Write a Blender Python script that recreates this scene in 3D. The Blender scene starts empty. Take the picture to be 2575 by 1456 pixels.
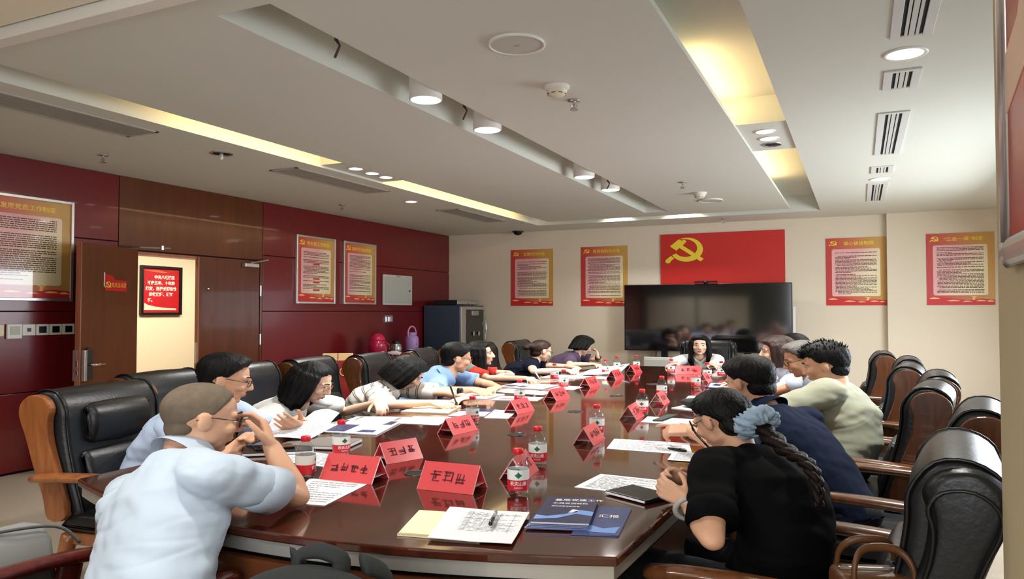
import bpy, bmesh, math, random
from mathutils import Vector, Matrix, Quaternion, Euler, noise
random.seed(7)
PI = math.pi
SC = bpy.context.scene
COL = SC.collection
W = 1.33          # things in this photograph are about 1.33 times wider in plan than tall ones would be

# ------------------------------------------------------------------ camera
cam_d = bpy.data.cameras.new('camera')
cam = bpy.data.objects.new('camera', cam_d)
COL.objects.link(cam)
cam.location = (0, 0, 1.43)
cam.rotation_euler = (math.radians(90) + math.atan(55 / 1865.0), 0, math.radians(25.07))
cam_d.sensor_width = 36.0
cam_d.lens = 36.0 * 1865.0 / 2575.0
cam_d.clip_start = 0.02
SC.camera = cam

# ------------------------------------------------------------------ exposure, world
SC.view_settings.view_transform = 'Standard'
SC.view_settings.look = 'None'
SC.view_settings.gamma = 1.0
SC.view_settings.use_curve_mapping = False
SC.view_settings.exposure = 0.32
wd = bpy.data.worlds.new('world'); SC.world = wd
wd.use_nodes = True
wd.node_tree.nodes['Background'].inputs[0].default_value = (0.75, 0.85, 1.0, 1)
wd.node_tree.nodes['Background'].inputs[1].default_value = 1.0
SC.cycles.max_bounces = 10
SC.cycles.transparent_max_bounces = 12
SC.cycles.transmission_bounces = 8
SC.cycles.glossy_bounces = 4
SC.cycles.caustics_reflective = False
SC.cycles.caustics_refractive = False
SC.cycles.sample_clamp_indirect = 4.0

def area(name, loc, rot, sx, sy, power, col, shape='RECTANGLE', spread=180):
    l = bpy.data.lights.new(name, 'AREA')
    l.shape = shape; l.size = sx
    if shape in ('RECTANGLE', 'ELLIPSE'): l.size_y = sy
    l.energy = power; l.color = col; l.spread = math.radians(spread)
    o = bpy.data.objects.new(name, l); COL.objects.link(o)
    o.location = loc; o.rotation_euler = [math.radians(a) for a in rot]
    return o

DAY = (0.86, 0.93, 1.0)
COOL = (1.0, 0.98, 0.93)
WARM = (1.0, 0.70, 0.34)
# daylight through the window band in the right wall; fill light added behind the camera
area('window_daylight_right', (2.02, 7.6, 1.6), (0, 58, 0), 1.5, 4.0, 190, DAY)

area('back_fill_light', (-.1, -2.12, 1.75), (90, 0, 0), 3.4, 1.6, 80, (.95, .97, 1.0))  # added fill that brightens the near ceiling and nearest backs

# ------------------------------------------------------------------ colour and materials
def lin(c):
    c = c / 255.0
    return c / 12.92 if c <= 0.04045 else ((c + 0.055) / 1.055) ** 2.4
def rgb(r, g, b): return (lin(r), lin(g), lin(b), 1.0)

MATS = {}
def mat(name, col, rough=0.5, metal=0.0, spec=0.5, coat=0.0, trans=0.0, ior=1.45, emit=None, estr=0.0,
        var=0.0, vscale=8.0, vstretch=(1, 1, 1), bump=0.0, bscale=60.0, bstretch=(1, 1, 1), sheen=0.0, sss=0.0, alpha=1.0):
    if name in MATS: return MATS[name]
    m = bpy.data.materials.new(name); m.use_nodes = True
    nt = m.node_tree; b = nt.nodes['Principled BSDF']; L = nt.links
    b.inputs['Base Color'].default_value = col
    b.inputs['Roughness'].default_value = rough
    b.inputs['Metallic'].default_value = metal
    b.inputs['Specular IOR Level'].default_value = spec
    b.inputs['Coat Weight'].default_value = coat
    b.inputs['Coat Roughness'].default_value = 0.04
    b.inputs['Transmission Weight'].default_value = trans
    b.inputs['IOR'].default_value = ior
    b.inputs['Sheen Weight'].default_value = sheen
    b.inputs['Alpha'].default_value = alpha
    if sss:
        b.inputs['Subsurface Weight'].default_value = sss
        b.inputs['Subsurface Radius'].default_value = (0.012, 0.005, 0.003)
        b.inputs['Subsurface Scale'].default_value = 0.6
    if emit:
        b.inputs['Emission Color'].default_value = emit
        b.inputs['Emission Strength'].default_value = estr
    tc = nt.nodes.new('ShaderNodeTexCoord')
    def nz(scale, stretch, detail=3):
        mp = nt.nodes.new('ShaderNodeMapping'); mp.inputs['Scale'].default_value = stretch
        n = nt.nodes.new('ShaderNodeTexNoise'); n.inputs['Scale'].default_value = scale; n.inputs['Detail'].default_value = detail
        L.new(tc.outputs['Object'], mp.inputs[0]); L.new(mp.outputs[0], n.inputs['Vector'])
        return n
    if var:
        n = nz(vscale, vstretch)
        mx = nt.nodes.new('ShaderNodeMix'); mx.data_type = 'RGBA'
        mx.inputs[6].default_value = [max(0, c * (1 - var)) for c in col[:3]] + [1]
        mx.inputs[7].default_value = [min(1, c * (1 + var)) for c in col[:3]] + [1]
        L.new(n.outputs['Fac'], mx.inputs[0]); L.new(mx.outputs[2], b.inputs['Base Color'])
    if bump:
        n = nz(bscale, bstretch)
        bp = nt.nodes.new('ShaderNodeBump'); bp.inputs['Strength'].default_value = bump; bp.inputs['Distance'].default_value = 0.01
        L.new(n.outputs['Fac'], bp.inputs['Height']); L.new(bp.outputs[0], b.inputs['Normal'])
    MATS[name] = m
    return m

def wood(name, c1, c2, rough=0.25, coat=0.5, scale=6.0, stretch=(1, 9, 9), bands=0.0, spec=0.5):
    if name in MATS: return MATS[name]
    m = mat(name, c1, rough, coat=coat, spec=spec)
    nt = m.node_tree; L = nt.links; b = nt.nodes['Principled BSDF']
    tc = nt.nodes.new('ShaderNodeTexCoord'); mp = nt.nodes.new('ShaderNodeMapping'); mp.inputs['Scale'].default_value = stretch
    n = nt.nodes.new('ShaderNodeTexNoise'); n.inputs['Scale'].default_value = scale; n.inputs['Detail'].default_value = 6; n.inputs['Distortion'].default_value = 0.6
    cr = nt.nodes.new('ShaderNodeValToRGB'); cr.color_ramp.elements[0].position = 0.3; cr.color_ramp.elements[1].position = 0.72
    cr.color_ramp.elements[0].color = c1; cr.color_ramp.elements[1].color = c2
    L.new(tc.outputs['Object'], mp.inputs[0]); L.new(mp.outputs[0], n.inputs['Vector']); L.new(n.outputs['Fac'], cr.inputs[0]); L.new(cr.outputs[0], b.inputs['Base Color'])
    return m

# ------------------------------------------------------------------ geometry accumulation
class MB:
    """collects vertices and faces; build() links ONE mesh object"""
    def __init__(s): s.v = []; s.f = []; s.mi = []
    def add(s, vs, fs, mi=0):
        o = len(s.v); s.v += [Vector(p) for p in vs]
        for f in fs: s.f.append([i + o for i in f]); s.mi.append(mi)
    def box(s, x0, x1, y0, y1, z0, z1, M=None, mi=0):
        vs = [Vector(p) for p in ((x0,y0,z0),(x1,y0,z0),(x1,y1,z0),(x0,y1,z0),(x0,y0,z1),(x1,y0,z1),(x1,y1,z1),(x0,y1,z1))]
        if M: vs = [M @ p for p in vs]
        s.add(vs, [(3,2,1,0),(4,5,6,7),(0,1,5,4),(1,2,6,5),(2,3,7,6),(3,0,4,7)], mi)
    def lathe(s, prof, n=24, c=(0,0,0), M=None, mi=0, cap=True):
        vs = []; fs = []; m = len(prof)
        for r, z in prof:
            for k in range(n):
                a = 2*PI*k/n; vs.append(Vector((c[0]+r*math.cos(a), c[1]+r*math.sin(a), c[2]+z)))
        for i in range(m-1):
            for k in range(n):
                k2 = (k+1) % n; fs.append((i*n+k, i*n+k2, (i+1)*n+k2, (i+1)*n+k))
        if cap:
            fs.append(tuple(reversed(range(n)))); fs.append(tuple(range((m-1)*n, m*n)))
        if M: vs = [M @ p for p in vs]
        s.add(vs, fs, mi)
    def rings(s, rings, mi=0, cap=True, closed=False):
        n = len(rings[0]); vs = [p for r in rings for p in r]; fs = []; m = len(rings)
        for i in range(m if closed else m-1):
            j = (i+1) % m
            for k in range(n):
                k2 = (k+1) % n; fs.append((i*n+k, i*n+k2, j*n+k2, j*n+k))
        if cap and not closed:
            fs.append(tuple(reversed(range(n)))); fs.append(tuple(range((m-1)*n, m*n)))
        s.add(vs, fs, mi)
    def tube(s, pts, rad, n=8, mi=0, closed=False, flat=None, up=None):
        """sweep along pts; rad number or list; flat=(a,b) elliptical radii multipliers (a along up-perp, b along up)"""
        P = [Vector(p) for p in pts]; m = len(P); R = []
        ref = Vector(up) if up else None; prev = None
        for i, p in enumerate(P):
            if closed: t = P[(i+1) % m] - P[i-1]
            else: t = P[min(i+1, m-1)] - P[max(i-1, 0)]
            if t.length < 1e-9: t = Vector((0,0,1))
            t.normalize()
            if ref is not None: u = ref - t*ref.dot(t)
            elif prev is None: u = t.orthogonal()
            else: u = prev - t*prev.dot(t)
            if u.length < 1e-6: u = t.orthogonal()
            u.normalize(); prev = u; w = t.cross(u)
            r = rad[i] if isinstance(rad, (list, tuple)) else rad
            fa, fb = flat if flat else (1, 1)
            R.append([p + (w*(math.cos(2*PI*k/n)*fa) + u*(math.sin(2*PI*k/n)*fb))*r for k in range(n)])
        s.rings(R, mi, closed=closed)
    def ell(s, c, r, M=None, nu=16, nv=10, mi=0):
        vs = [Vector((0,0,r[2]))]; fs = []
        for i in range(1, nv):
            th = PI*i/nv
            for k in range(nu):
                a = 2*PI*k/nu; vs.append(Vector((r[0]*math.sin(th)*math.cos(a), r[1]*math.sin(th)*math.sin(a), r[2]*math.cos(th))))
        vs.append(Vector((0,0,-r[2]))); last = len(vs)-1
        for k in range(nu):
            k2 = (k+1) % nu
            fs.append((0, 1+k, 1+k2)); fs.append((last, 1+(nv-2)*nu+k2, 1+(nv-2)*nu+k))
            for i in range(nv-2): fs.append((1+i*nu+k, 1+(i+1)*nu+k, 1+(i+1)*nu+k2, 1+i*nu+k2))
        c = Vector(c)
        vs = [(M @ p if M else p) + c for p in vs]
        s.add(vs, fs, mi)
    def cap(s, p0, r0, p1, r1, n=12):
        """tapered capsule"""
        p0, p1 = Vector(p0), Vector(p1); d = p1-p0; L = d.length
        if L < 1e-6: s.ell(p0, (r0,)*3, nu=n, nv=8); return
        d /= L; pts = []; rad = []
        for a in (-88, -60, -30): pts.append(p0 + d*(r0*math.sin(math.radians(a)))); rad.append(r0*math.cos(math.radians(a)))
        pts.append(p0); rad.append(r0); pts.append(p1); rad.append(r1)
        for a in (30, 60, 88): pts.append(p1 + d*(r1*math.sin(math.radians(a)))); rad.append(r1*math.cos(math.radians(a)))
        s.tube(pts, rad, n)
    def chain(s, pr, n=12):
        for (a, ra), (b, rb) in zip(pr[:-1], pr[1:]): s.cap(a, ra, b, rb, n)
    def prism(s, poly, z0, z1, mi=0, M=None):
        n = len(poly); vs = [Vector((p[0],p[1],z0)) for p in poly] + [Vector((p[0],p[1],z1)) for p in poly]
        fs = [tuple(reversed(range(n))), tuple(range(n, 2*n))] + [(k, (k+1)%n, n+(k+1)%n, n+k) for k in range(n)]
        if M: vs = [M @ p for p in vs]
        s.add(vs, fs, mi)
    def quad(s, a, b, c, d, mi=0): s.add([a,b,c,d], [(0,1,2,3)], mi)
    def wide(s):
        for p in s.v: p.x *= W; p.y *= W
        return s
    def mesh(s, name, mats, smooth=False, bevel=0.0, seg=2, ang=35, recalc=True):
        me = bpy.data.meshes.new(name)
        me.from_pydata([tuple(p) for p in s.v], [], s.f)
        for m in (mats if isinstance(mats, (list, tuple)) else [mats]): me.materials.append(m)
        for p, i in zip(me.polygons, s.mi): p.material_index = i
        if recalc or bevel:
            bm = bmesh.new(); bm.from_mesh(me)
            if recalc: bmesh.ops.recalc_face_normals(bm, faces=bm.faces)
            if bevel:
                es = [e for e in bm.edges if len(e.link_faces) == 2 and e.calc_face_angle(0) > math.radians(ang)]
                bmesh.ops.bevel(bm, geom=es, offset=bevel, segments=seg, profile=0.5, affect='EDGES', clamp_overlap=True)
            bm.to_mesh(me); bm.free()
        if smooth: me.polygons.foreach_set('use_smooth', [True]*len(me.polygons))
        if bevel and smooth:
            me.set_sharp_from_angle(angle=math.radians(50))
        return me
    def build(s, name, mats, parent=None, **k):
        return link(name, s.mesh(name, mats, **k), parent)

def link(name, me, parent=None):
    o = bpy.data.objects.new(name, me); COL.objects.link(o)
    if parent: o.parent = parent
    return o
def tag(o, label=None, cat=None, group=None, kind=None):
    if label: o['label'] = label
    if cat: o['category'] = cat
    if group: o['group'] = group
    if kind: o['kind'] = kind
    return o
def empty(name, loc, rz=0.0, label=None, cat=None, group=None):
    o = bpy.data.objects.new(name, None); COL.objects.link(o)
    o.empty_display_size = 0.05
    o.location = loc; o.rotation_euler = (0, 0, rz)
    return tag(o, label, cat, group)
def copy_tree(o, parent=None):
    c = o.copy(); COL.objects.link(c)
    if parent: c.parent = parent
    for ch in list(o.children): copy_tree(ch, c)
    return c
def struct(name, mb, m, **k):
    o = mb.build(name, m, **k); o['kind'] = 'structure'; return o

def text_mesh(body, size, depth=0.0008, align='CENTER', bold=0.0, squeeze=1.0):
    cu = bpy.data.curves.new('t', 'FONT'); cu.body = body; cu.size = size; cu.align_x = align; cu.align_y = 'CENTER'
    cu.extrude = depth; cu.offset = bold; cu.resolution_u = 2; cu.space_line = 1.2
    o = bpy.data.objects.new('t', cu); COL.objects.link(o)
    dg = bpy.context.evaluated_depsgraph_get(); dg.update()
    me = bpy.data.meshes.new_from_object(o.evaluated_get(dg))
    bpy.data.objects.remove(o); bpy.data.curves.remove(cu)
    if squeeze != 1.0:
        for v in me.vertices: v.co.x *= squeeze
    return me
def text_on(name, body, size, m, parent, M, **k):
    me = text_mesh(body, size, **k); me.transform(M); me.materials.clear(); me.materials.append(m); me.name = name
    return link(name, me, parent)
UPRIGHT = Matrix.Rotation(PI/2, 4, 'X')      # text in the XZ plane, read from -Y

def remesh(mb, voxel, smooth_it=4, fac=0.5, deci=None):
    me = bpy.data.meshes.new('r'); me.from_pydata([tuple(p) for p in mb.v], [], mb.f)
    bm = bmesh.new(); bm.from_mesh(me); bmesh.ops.recalc_face_normals(bm, faces=bm.faces); bm.to_mesh(me); bm.free()
    o = bpy.data.objects.new('r', me); COL.objects.link(o)
    r = o.modifiers.new('r', 'REMESH'); r.mode = 'VOXEL'; r.voxel_size = voxel; r.use_smooth_shade = True
    if smooth_it:
        q = o.modifiers.new('s', 'SMOOTH'); q.factor = fac; q.iterations = smooth_it
    if deci:
        d = o.modifiers.new('d', 'DECIMATE'); d.ratio = deci
    dg = bpy.context.evaluated_depsgraph_get(); dg.update()
    out = bpy.data.meshes.new_from_object(o.evaluated_get(dg))
    bpy.data.objects.remove(o); bpy.data.meshes.remove(me)
    return out
# ------------------------------------------------------------------ materials
M_CEIL = mat('ceiling_paint', rgb(212, 214, 203), 0.85, spec=0.2, var=0.02, vscale=1.5)
M_WALL = mat('beige_wall_paint', rgb(226, 213, 192), 0.7, spec=0.3, var=0.02, vscale=2.0, bump=0.03, bscale=200)
M_TAN = mat('tan_column_paint', rgb(208, 194, 158), 0.7, spec=0.3)
M_RED = mat('red_lacquer_panel', rgb(108, 23, 28), 0.24, spec=0.5, coat=0.15, var=0.08, vscale=1.2, bump=0.015, bscale=3.0)
M_GAP = mat('panel_joint_black', rgb(28, 8, 8), 0.9)
M_DOOR = wood('door_veneer', rgb(84, 38, 12), rgb(100, 48, 18), 0.28, coat=0.2, scale=2.5, stretch=(5, 5, 0.6))
M_DOOREDGE = wood('door_edge_wood', rgb(150, 92, 66), rgb(176, 112, 84), 0.4, coat=0.1, scale=3, stretch=(8, 8, 0.5))
M_CARPET = mat('beige_carpet', rgb(176, 164, 148), 0.95, spec=0.1, var=0.25, vscale=160, bump=0.5, bscale=240)
M_CREAM = mat('cream_wall', rgb(236, 224, 196), 0.7, spec=0.2)
M_CORFLOOR = mat('corridor_floor', rgb(120, 96, 70), 0.35)
M_SILVER = mat('brushed_aluminium', rgb(205, 203, 200), 0.3, metal=0.85)
M_CHROME = mat('chrome', rgb(225, 225, 228), 0.12, metal=1.0)
M_STEEL = mat('steel', rgb(190, 190, 188), 0.25, metal=0.9)
M_WPL = mat('white_plastic', rgb(228, 226, 218), 0.4)
M_GPL = mat('grey_white_plastic', rgb(200, 203, 198), 0.45)
M_BPL = mat('black_plastic', rgb(18, 18, 20), 0.35)
M_GRILLE = mat('grille_grey', rgb(150, 146, 134), 0.5)
M_DARK = mat('duct_black', rgb(10, 10, 10), 0.9)
M_LAMP = mat('lamp_glow', rgb(255, 252, 246), 0.5, emit=(1.0, 0.97, 0.92, 1), estr=9.0)
M_LED = mat('led_strip_glow', rgb(255, 214, 140), 0.5, emit=(1.0, 0.72, 0.36, 1), estr=6.0)

def pane_mat(name, tint=(1, 1, 1, 1), gloss=0.04, refl=0.03):
    """a thin pane: light passes straight through, the surface mirrors by Fresnel"""
    m = bpy.data.materials.new(name); m.use_nodes = True; nt = m.node_tree; nt.nodes.clear(); L = nt.links
    o = nt.nodes.new('ShaderNodeOutputMaterial'); mx = nt.nodes.new('ShaderNodeMixShader'); tr = nt.nodes.new('ShaderNodeBsdfTransparent'); gl = nt.nodes.new('ShaderNodeBsdfGlossy')
    lw = nt.nodes.new('ShaderNodeLayerWeight'); lw.inputs[0].default_value = .5; pw = nt.nodes.new('ShaderNodeMath'); pw.operation = 'POWER'; pw.inputs[1].default_value = 5.0
    ma = nt.nodes.new('ShaderNodeMath'); ma.operation = 'MULTIPLY_ADD'; ma.inputs[1].default_value = .9; ma.inputs[2].default_value = refl
    tr.inputs['Color'].default_value = tint; gl.inputs['Roughness'].default_value = gloss
    L.new(lw.outputs['Facing'], pw.inputs[0]); L.new(pw.outputs[0], ma.inputs[0]); L.new(ma.outputs[0], mx.inputs[0])
    L.new(tr.outputs[0], mx.inputs[1]); L.new(gl.outputs[0], mx.inputs[2]); L.new(mx.outputs[0], o.inputs[0])
    return m
M_PANE = pane_mat('thin_glass_pane')

XL, XR, YB, YE, ZC, ZT = -6.72, 2.10, -2.2, 11.68, 2.80, 3.02
# ------------------------------------------------------------------ shell
b = MB(); b.box(XL-.3, XR+.3, YB-.3, YE+.3, -.1, 0); struct('floor', b, M_CARPET)
b = MB(); b.box(XL-.3, XR, YE, YE+.15, 0, ZT); struct('wall_end', b, M_WALL)
b = MB(); b.box(.36, XR, YE-.12, YE, 0, ZC); struct('wall_pilaster', b, M_WALL, bevel=.004)
# right wall with a window band
w = MB(); w.box(XR, XR+.2, YB, YE, 0, .85); w.box(XR, XR+.2, YB, YE, 2.62, ZT); w.box(XR, XR+.2, YB, 2.95, .85, 2.62); w.box(XR, XR+.2, 9.65, YE, .85, 2.62)
struct('wall_right', w, M_WALL)
w = MB(); w.box(XL-.2, -1.9, YB-.2, YB, 0, ZT); w.box(1.7, XR+.2, YB-.2, YB, 0, ZT); w.box(-1.9, 1.7, YB-.2, YB, 0, .9); w.box(-1.9, 1.7, YB-.2, YB, 2.6, ZT)
struct('wall_back', w, mat('back_wall_grey', rgb(92, 94, 90), .6))
def window(name, o, ax, a0, a1, n):
    f = MB()
    def bx(m, u0, u1, z0, z1, d0, d1):
        if ax == 'y': m.box(o+d0, o+d1, u0, u1, z0, z1)
        else: m.box(u0, u1, o+d0, o+d1, z0, z1)
    for k in range(n+1):
        u = a0 + (a1-a0)*k/n; bx(f, u-.03, u+.03, .85, 2.62, .05, .11)
    bx(f, a0, a1, .85, .91, .05, .11); bx(f, a0, a1, 2.56, 2.62, .05, .11)
    r = struct(name, f, M_WPL)
    g = MB(); bx(g, a0, a1, .91, 2.56, .075, .083)
    g.build('window_glass', M_PANE, r)
window('window_1', XR, 'y', 2.95, 9.65, 5)
window('window_added', YB-.16, 'x', -1.9, 1.7, 3)  # unseen window added in the back wall to go with the fill light
for i, x in enumerate((-5.75, -4.05)):
    e = empty('whiteboard', (x, YB, 1.35), PI, ['cream whiteboard on the back wall, nearer the red wall', 'cream whiteboard on the back wall, nearer the window side'][i], 'whiteboard')
    m = MB(); m.box(-.80, .80, -.03, -.003, -.55, .55); m.build('board', mat('board_cream', rgb(240, 232, 214), .4), e)
    for (x0, x1, z0, z1) in ((-.82, -.80, -.57, .57), (.80, .82, -.57, .57), (-.80, .80, .55, .57), (-.80, .80, -.57, -.55)):
        m = MB(); m.box(x0, x1, -.035, -.003, z0, z1); m.build('frame_rail', M_SILVER, e)
# column close to the camera, right
b = MB(); b.box(.316, .95, -.6, 2.2, 0, ZC); struct('wall_column', b, M_TAN, bevel=.005)

# left wall: red panels round a door recess
Y0, Y1 = 5.05, 7.04                    # brown door bay
wl = MB(); wl.box(XL-.2, XL-.03, YB, 5.22, 0, ZT); wl.box(XL-.2, XL-.03, 6.98, YE, 0, ZT); wl.box(XL-.2, XL-.03, 5.22, 6.98, 2.05, ZT)
wall_left = struct('wall_left', wl, M_GAP)
zs = [0.02, .71, 1.43, 2.13, 2.80]
def panels(y0, y1, rows, mt, nm='panel'):
    for i in range(len(rows)-1):
        p = MB(); p.box(XL-.03, XL, y0+.004, y1-.004, rows[i]+.004, rows[i+1]-.004)
        p.build(nm, mt, wall_left, bevel=.003)
panels(YB, .6, zs, M_RED); panels(.6, 5.05, zs, M_RED); panels(7.04, 11.68, zs, M_RED)
panels(5.05, 7.04, [2.06, 2.80], M_DOOR, 'header_panel')
for (a, c) in ((5.05, 5.22), (7.0, 7.04)): panels(a, c, [0.0, 2.05], M_DOOR, 'jamb')
p = MB(); p.box(XL-.2, XL-.031, 5.19, 5.225, 0, 2.05); p.box(XL-.2, XL-.031, 5.225, 6.98, 2.02, 2.05); p.build('door_frame', M_DOOREDGE, wall_left)

# corridor beyond the doorway
b = MB(); b.box(-9.9, XL-.2, 3.2, 11.5, -.1, -.002); struct('floor_corridor', b, M_CORFLOOR)
b = MB(); b.box(-9.9, -9.76, 3.2, 11.5, 0, 2.7); struct('wall_corridor', b, M_CREAM)
b = MB(); b.box(-9.9, XL-.2, 3.1, 3.2, 0, 2.7); b.box(-9.9, XL-.2, 11.5, 11.6, 0, 2.7); struct('wall_corridor_end', b, M_CREAM)
b = MB(); b.box(-9.9, XL-.2, 3.1, 11.6, 2.7, 2.75); struct('ceiling_corridor', b, M_CREAM)
area('corridor_lamp', (-8.2, 7.2, 2.66), (0, 0, 0), .8, 4.0, 150, (1.0, 0.9, 0.74))

# ------------------------------------------------------------------ ceiling with its light slots
SL0, SL1 = -4.62, -4.30        # left slot
SM0, SM1 = -2.68, -2.36        # middle slot
SR0, SR1 = -.82, -.46          # right slot
SE0, SE1 = 10.50, 10.87        # end slot
c = MB()
c.box(XL-.2, XR+.2, YB-.2, YE+.2, ZT, ZT+.06)
c.box(XL-.2, SL0, YB-.2, YE, ZC, ZT); c.box(SR1, XR+.2, YB-.2, YE, ZC, ZT); c.box(SL0, SR1, SE1, YE, ZC, ZT)
# centre field, thin lips along the slots so light strips sit above them
def field(x0, x1, y0, y1): c.box(x0, x1, y0, y1, ZC, ZC+.03)
field(SL1, SM0, 2.28, SE0); field(SM1, SR0, 2.28, SE0); field(SM0, SM1, 10.1, SE0); field(SM0, SM1, 2.28, 2.5)
c.box(SL1+.16, SM0, 2.28, SE0-.12, ZC+.03, ZT); c.box(SM1, SR0-.16, 2.28, SE0-.12, ZC+.03, ZT)
c.box(SM0, SM1, 10.1, SE0-.12, ZC+.03, ZT); c.box(SM0, SM1, 2.28, 2.5, ZC+.03, ZT)
ceil = struct('ceiling', c, M_CEIL)
c = MB(); c.box(SL0, SR1, YB-.2, 2.185, ZC+.02, ZT); struct('ceiling_near', c, mat('ceiling_lit_cream', rgb(240, 232, 212), .8, spec=.2))  # cream made lighter than the ceiling paint to carry the light falling here
t = MB(); t.box(-4.3, SR0, 2.20, 2.28, ZC-.035, ZT); struct('trim_1', t, M_WPL, bevel=.004)
# lamp panels bridging the side slots
for i, (x0, x1, y0, y1) in enumerate(((SL0, SL1+.16, 5.58, 6.60), (SR0-.16, SR1, 5.70, 6.70))):
    t = MB(); t.box(x0, x1, y0, y1, ZC+.02, ZT); struct('trim_%d' % (i+2), t, M_CEIL)

def strip(x, y0, y1, name, lab, power, aim):
    m = MB(); m.box(x-.015, x+.015, y0, y1, ZC+.035, ZC+.06)
    o = m.build(name, M_LED); tag(o, lab, 'light strip')
    area(name+'_light', (x, (y0+y1)/2, ZC+.075), (0, aim, 0), .03, y1-y0, power, WARM)
strip(SL1+.10, 3.85, 5.56, 'light_strip', 'warm light strip hidden in left ceiling slot nearer the camera', 7, 125)
strip(SL1+.10, 6.62, 10.0, 'light_strip', 'warm light strip hidden in left ceiling slot beyond three spotlights', 11, 125)
strip(SR0-.10, 4.45, 5.68, 'light_strip', 'warm light strip hidden in right ceiling slot nearer the camera', 2.6, 235)
strip(SR0-.10, 6.72, 9.20, 'light_strip', 'warm light strip hidden in right ceiling slot beyond lamp panel', 4.2, 235)

# ------------------------------------------------------------------ ceiling lamps and fittings
def wcyl(mb, r, z0, z1, n=28): mb.lathe([(r, z0), (r, z1)], n)
def spot(loc, power, r=.055, spread=130, col=COOL):
    area('downlight', (loc[0], loc[1], loc[2]), (0, 0, 0), r*2, r*2, power, col, 'DISK', spread)
def downlight(x, y, z, label, r=.085, lit=True, power=20, grp=None):
    e = empty('downlight', (x, y, z), 0, label, 'ceiling lamp', grp)
    m = MB(); m.lathe([(r*.78, .0), (r*.80, -.006), (r*.97, -.008), (r, -.003), (r, .0)], 32, cap=False); m.build('trim_ring', M_STEEL if not lit else M_WPL, e, smooth=True)
    m = MB(); m.lathe([(r*.79, -.003), (.001, -.006)], 32, cap=False); m.build('lens', M_LAMP if lit else M_DARK, e)
    if lit: spot((x, y, z-.012), power, r*.7)
    return e
downlight(-5.05, 7.82, ZC, 'small lit ceiling downlight on the left, between two grilles', .085, True, 12)
downlight(.24, 4.42, ZC, 'large lit ceiling downlight on the right, nearest the camera', .11, True, 24)
downlight(.21, 8.54, ZC, 'lit ceiling downlight on the right, by the far wall vents', .10, True, 24)
downlight(-2.31, 10.68, ZT-.01, 'bright lamp in the cross slot above the far wall', .09, True, 14)
spot((-3.3, 10.68, ZT-.03), 8); 
for i, y in enumerate((5.86, 6.13, 6.37)):
    downlight(-4.42, y, ZC+.02, ['nearest of three lit spotlights in the left ceiling slot', 'middle one of three lit spotlights in left ceiling slot', 'farthest of three lit spotlights in the left ceiling slot'][i], .08, True, 12, 'spotlights in the left slot')
for i, y in enumerate((5.98, 6.24, 6.47)):
    downlight(-.64, y, ZC+.02, ['nearest lit lamp on the lamp panel in right ceiling slot', 'second lit lamp on the lamp panel in right ceiling slot', 'unlit dark lamp on the lamp panel in right ceiling slot'][i], .08, i < 2, 13, 'lamps on the right lamp panel')
for i, (x, y) in enumerate(((-5.0, .6), (-5.0, -1.2), (.24, .2))):  # out-of-view lamps added to light the back of the room
    downlight(x, y, ZC, ['added unseen downlight by the red wall, left of the camera', 'added unseen downlight near the back left corner', 'added unseen downlight right above the camera'][i], .10, True, 12)
for i, (x, y) in enumerate(((-3.5, 1.7), (-1.9, 1.7), (-3.5, .2), (-1.9, .2))):  # out-of-view lamps added to brighten the near ceiling end
    z_ = ZC+.02
    downlight(x, y, z_, ['added unseen lamp above the near table end, left one', 'added unseen lamp above the near table end, right one', 'added unseen lamp behind the camera, left one', 'added unseen lamp behind the camera, right one'][i], .10, True, 9)
# unlit open downlight, left
e = empty('downlight', (-5.0, 4.73, ZC), 0, 'unlit open downlight with a bare bulb stem, left ceiling', 'ceiling lamp')
m = MB(); m.lathe([(.075, 0), (.078, -.006), (.095, -.006), (.098, 0)], 28, cap=False); m.build('trim_ring', M_STEEL, e, smooth=True)
m = MB(); m.lathe([(.076, -.002), (.001, -.002)], 28, cap=False); m.build('reflector', M_DARK, e)
m = MB(); m.lathe([(.016, .0), (.018, -.045), (.010, -.055)], 14); m.build('bulb_stem', M_WPL, e, smooth=True)
# white cylinder lamps in the middle slot
for i, y in enumerate((3.99, 4.85, 6.98, 7.84)):
    e = empty('cylinder_lamp', (-2.47, y, ZC-.03), 0, ['white cylinder lamp in the middle slot, nearest the camera', 'white cylinder lamp in middle slot, second from the camera', 'white cylinder lamp in middle slot, third from the camera', 'white cylinder lamp in the middle slot, farthest away'][i], 'ceiling lamp', 'cylinder lamps in the middle slot')
    m = MB(); m.lathe([(.105, .25), (.105, .0), (.095, -.004)], 32, cap=False); m.build('housing', M_WPL, e, smooth=True)
    m = MB(); m.lathe([(.095, -.003), (.06, .004), (.001, .006)], 32, cap=False); m.build('lens', M_LAMP, e)
    spot((-2.47, y, ZC-.045), 22, .07)
# loose dark cables hanging in the middle slot
for i, (y, lab) in enumerate(((3.02, 'short dark cable hanging from middle ceiling slot, near end'), (4.38, 'short dark cable hanging between two cylinder lamps'), (7.55, 'short dark cable hanging beside third cylinder lamp'))):
    m = MB(); m.tube([(-2.40, y, ZC+.06), (-2.41, y+.005, ZC+.02), (-2.39, y+.01, ZC-.01), (-2.42, y+.008, ZC-.07)], [.012, .010, .006, .007], 8)
    o = m.build('loose_cable', mat('cable_brown', rgb(60, 25, 22), .6)); tag(o, lab, 'cable', 'cables in the middle slot')
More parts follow.
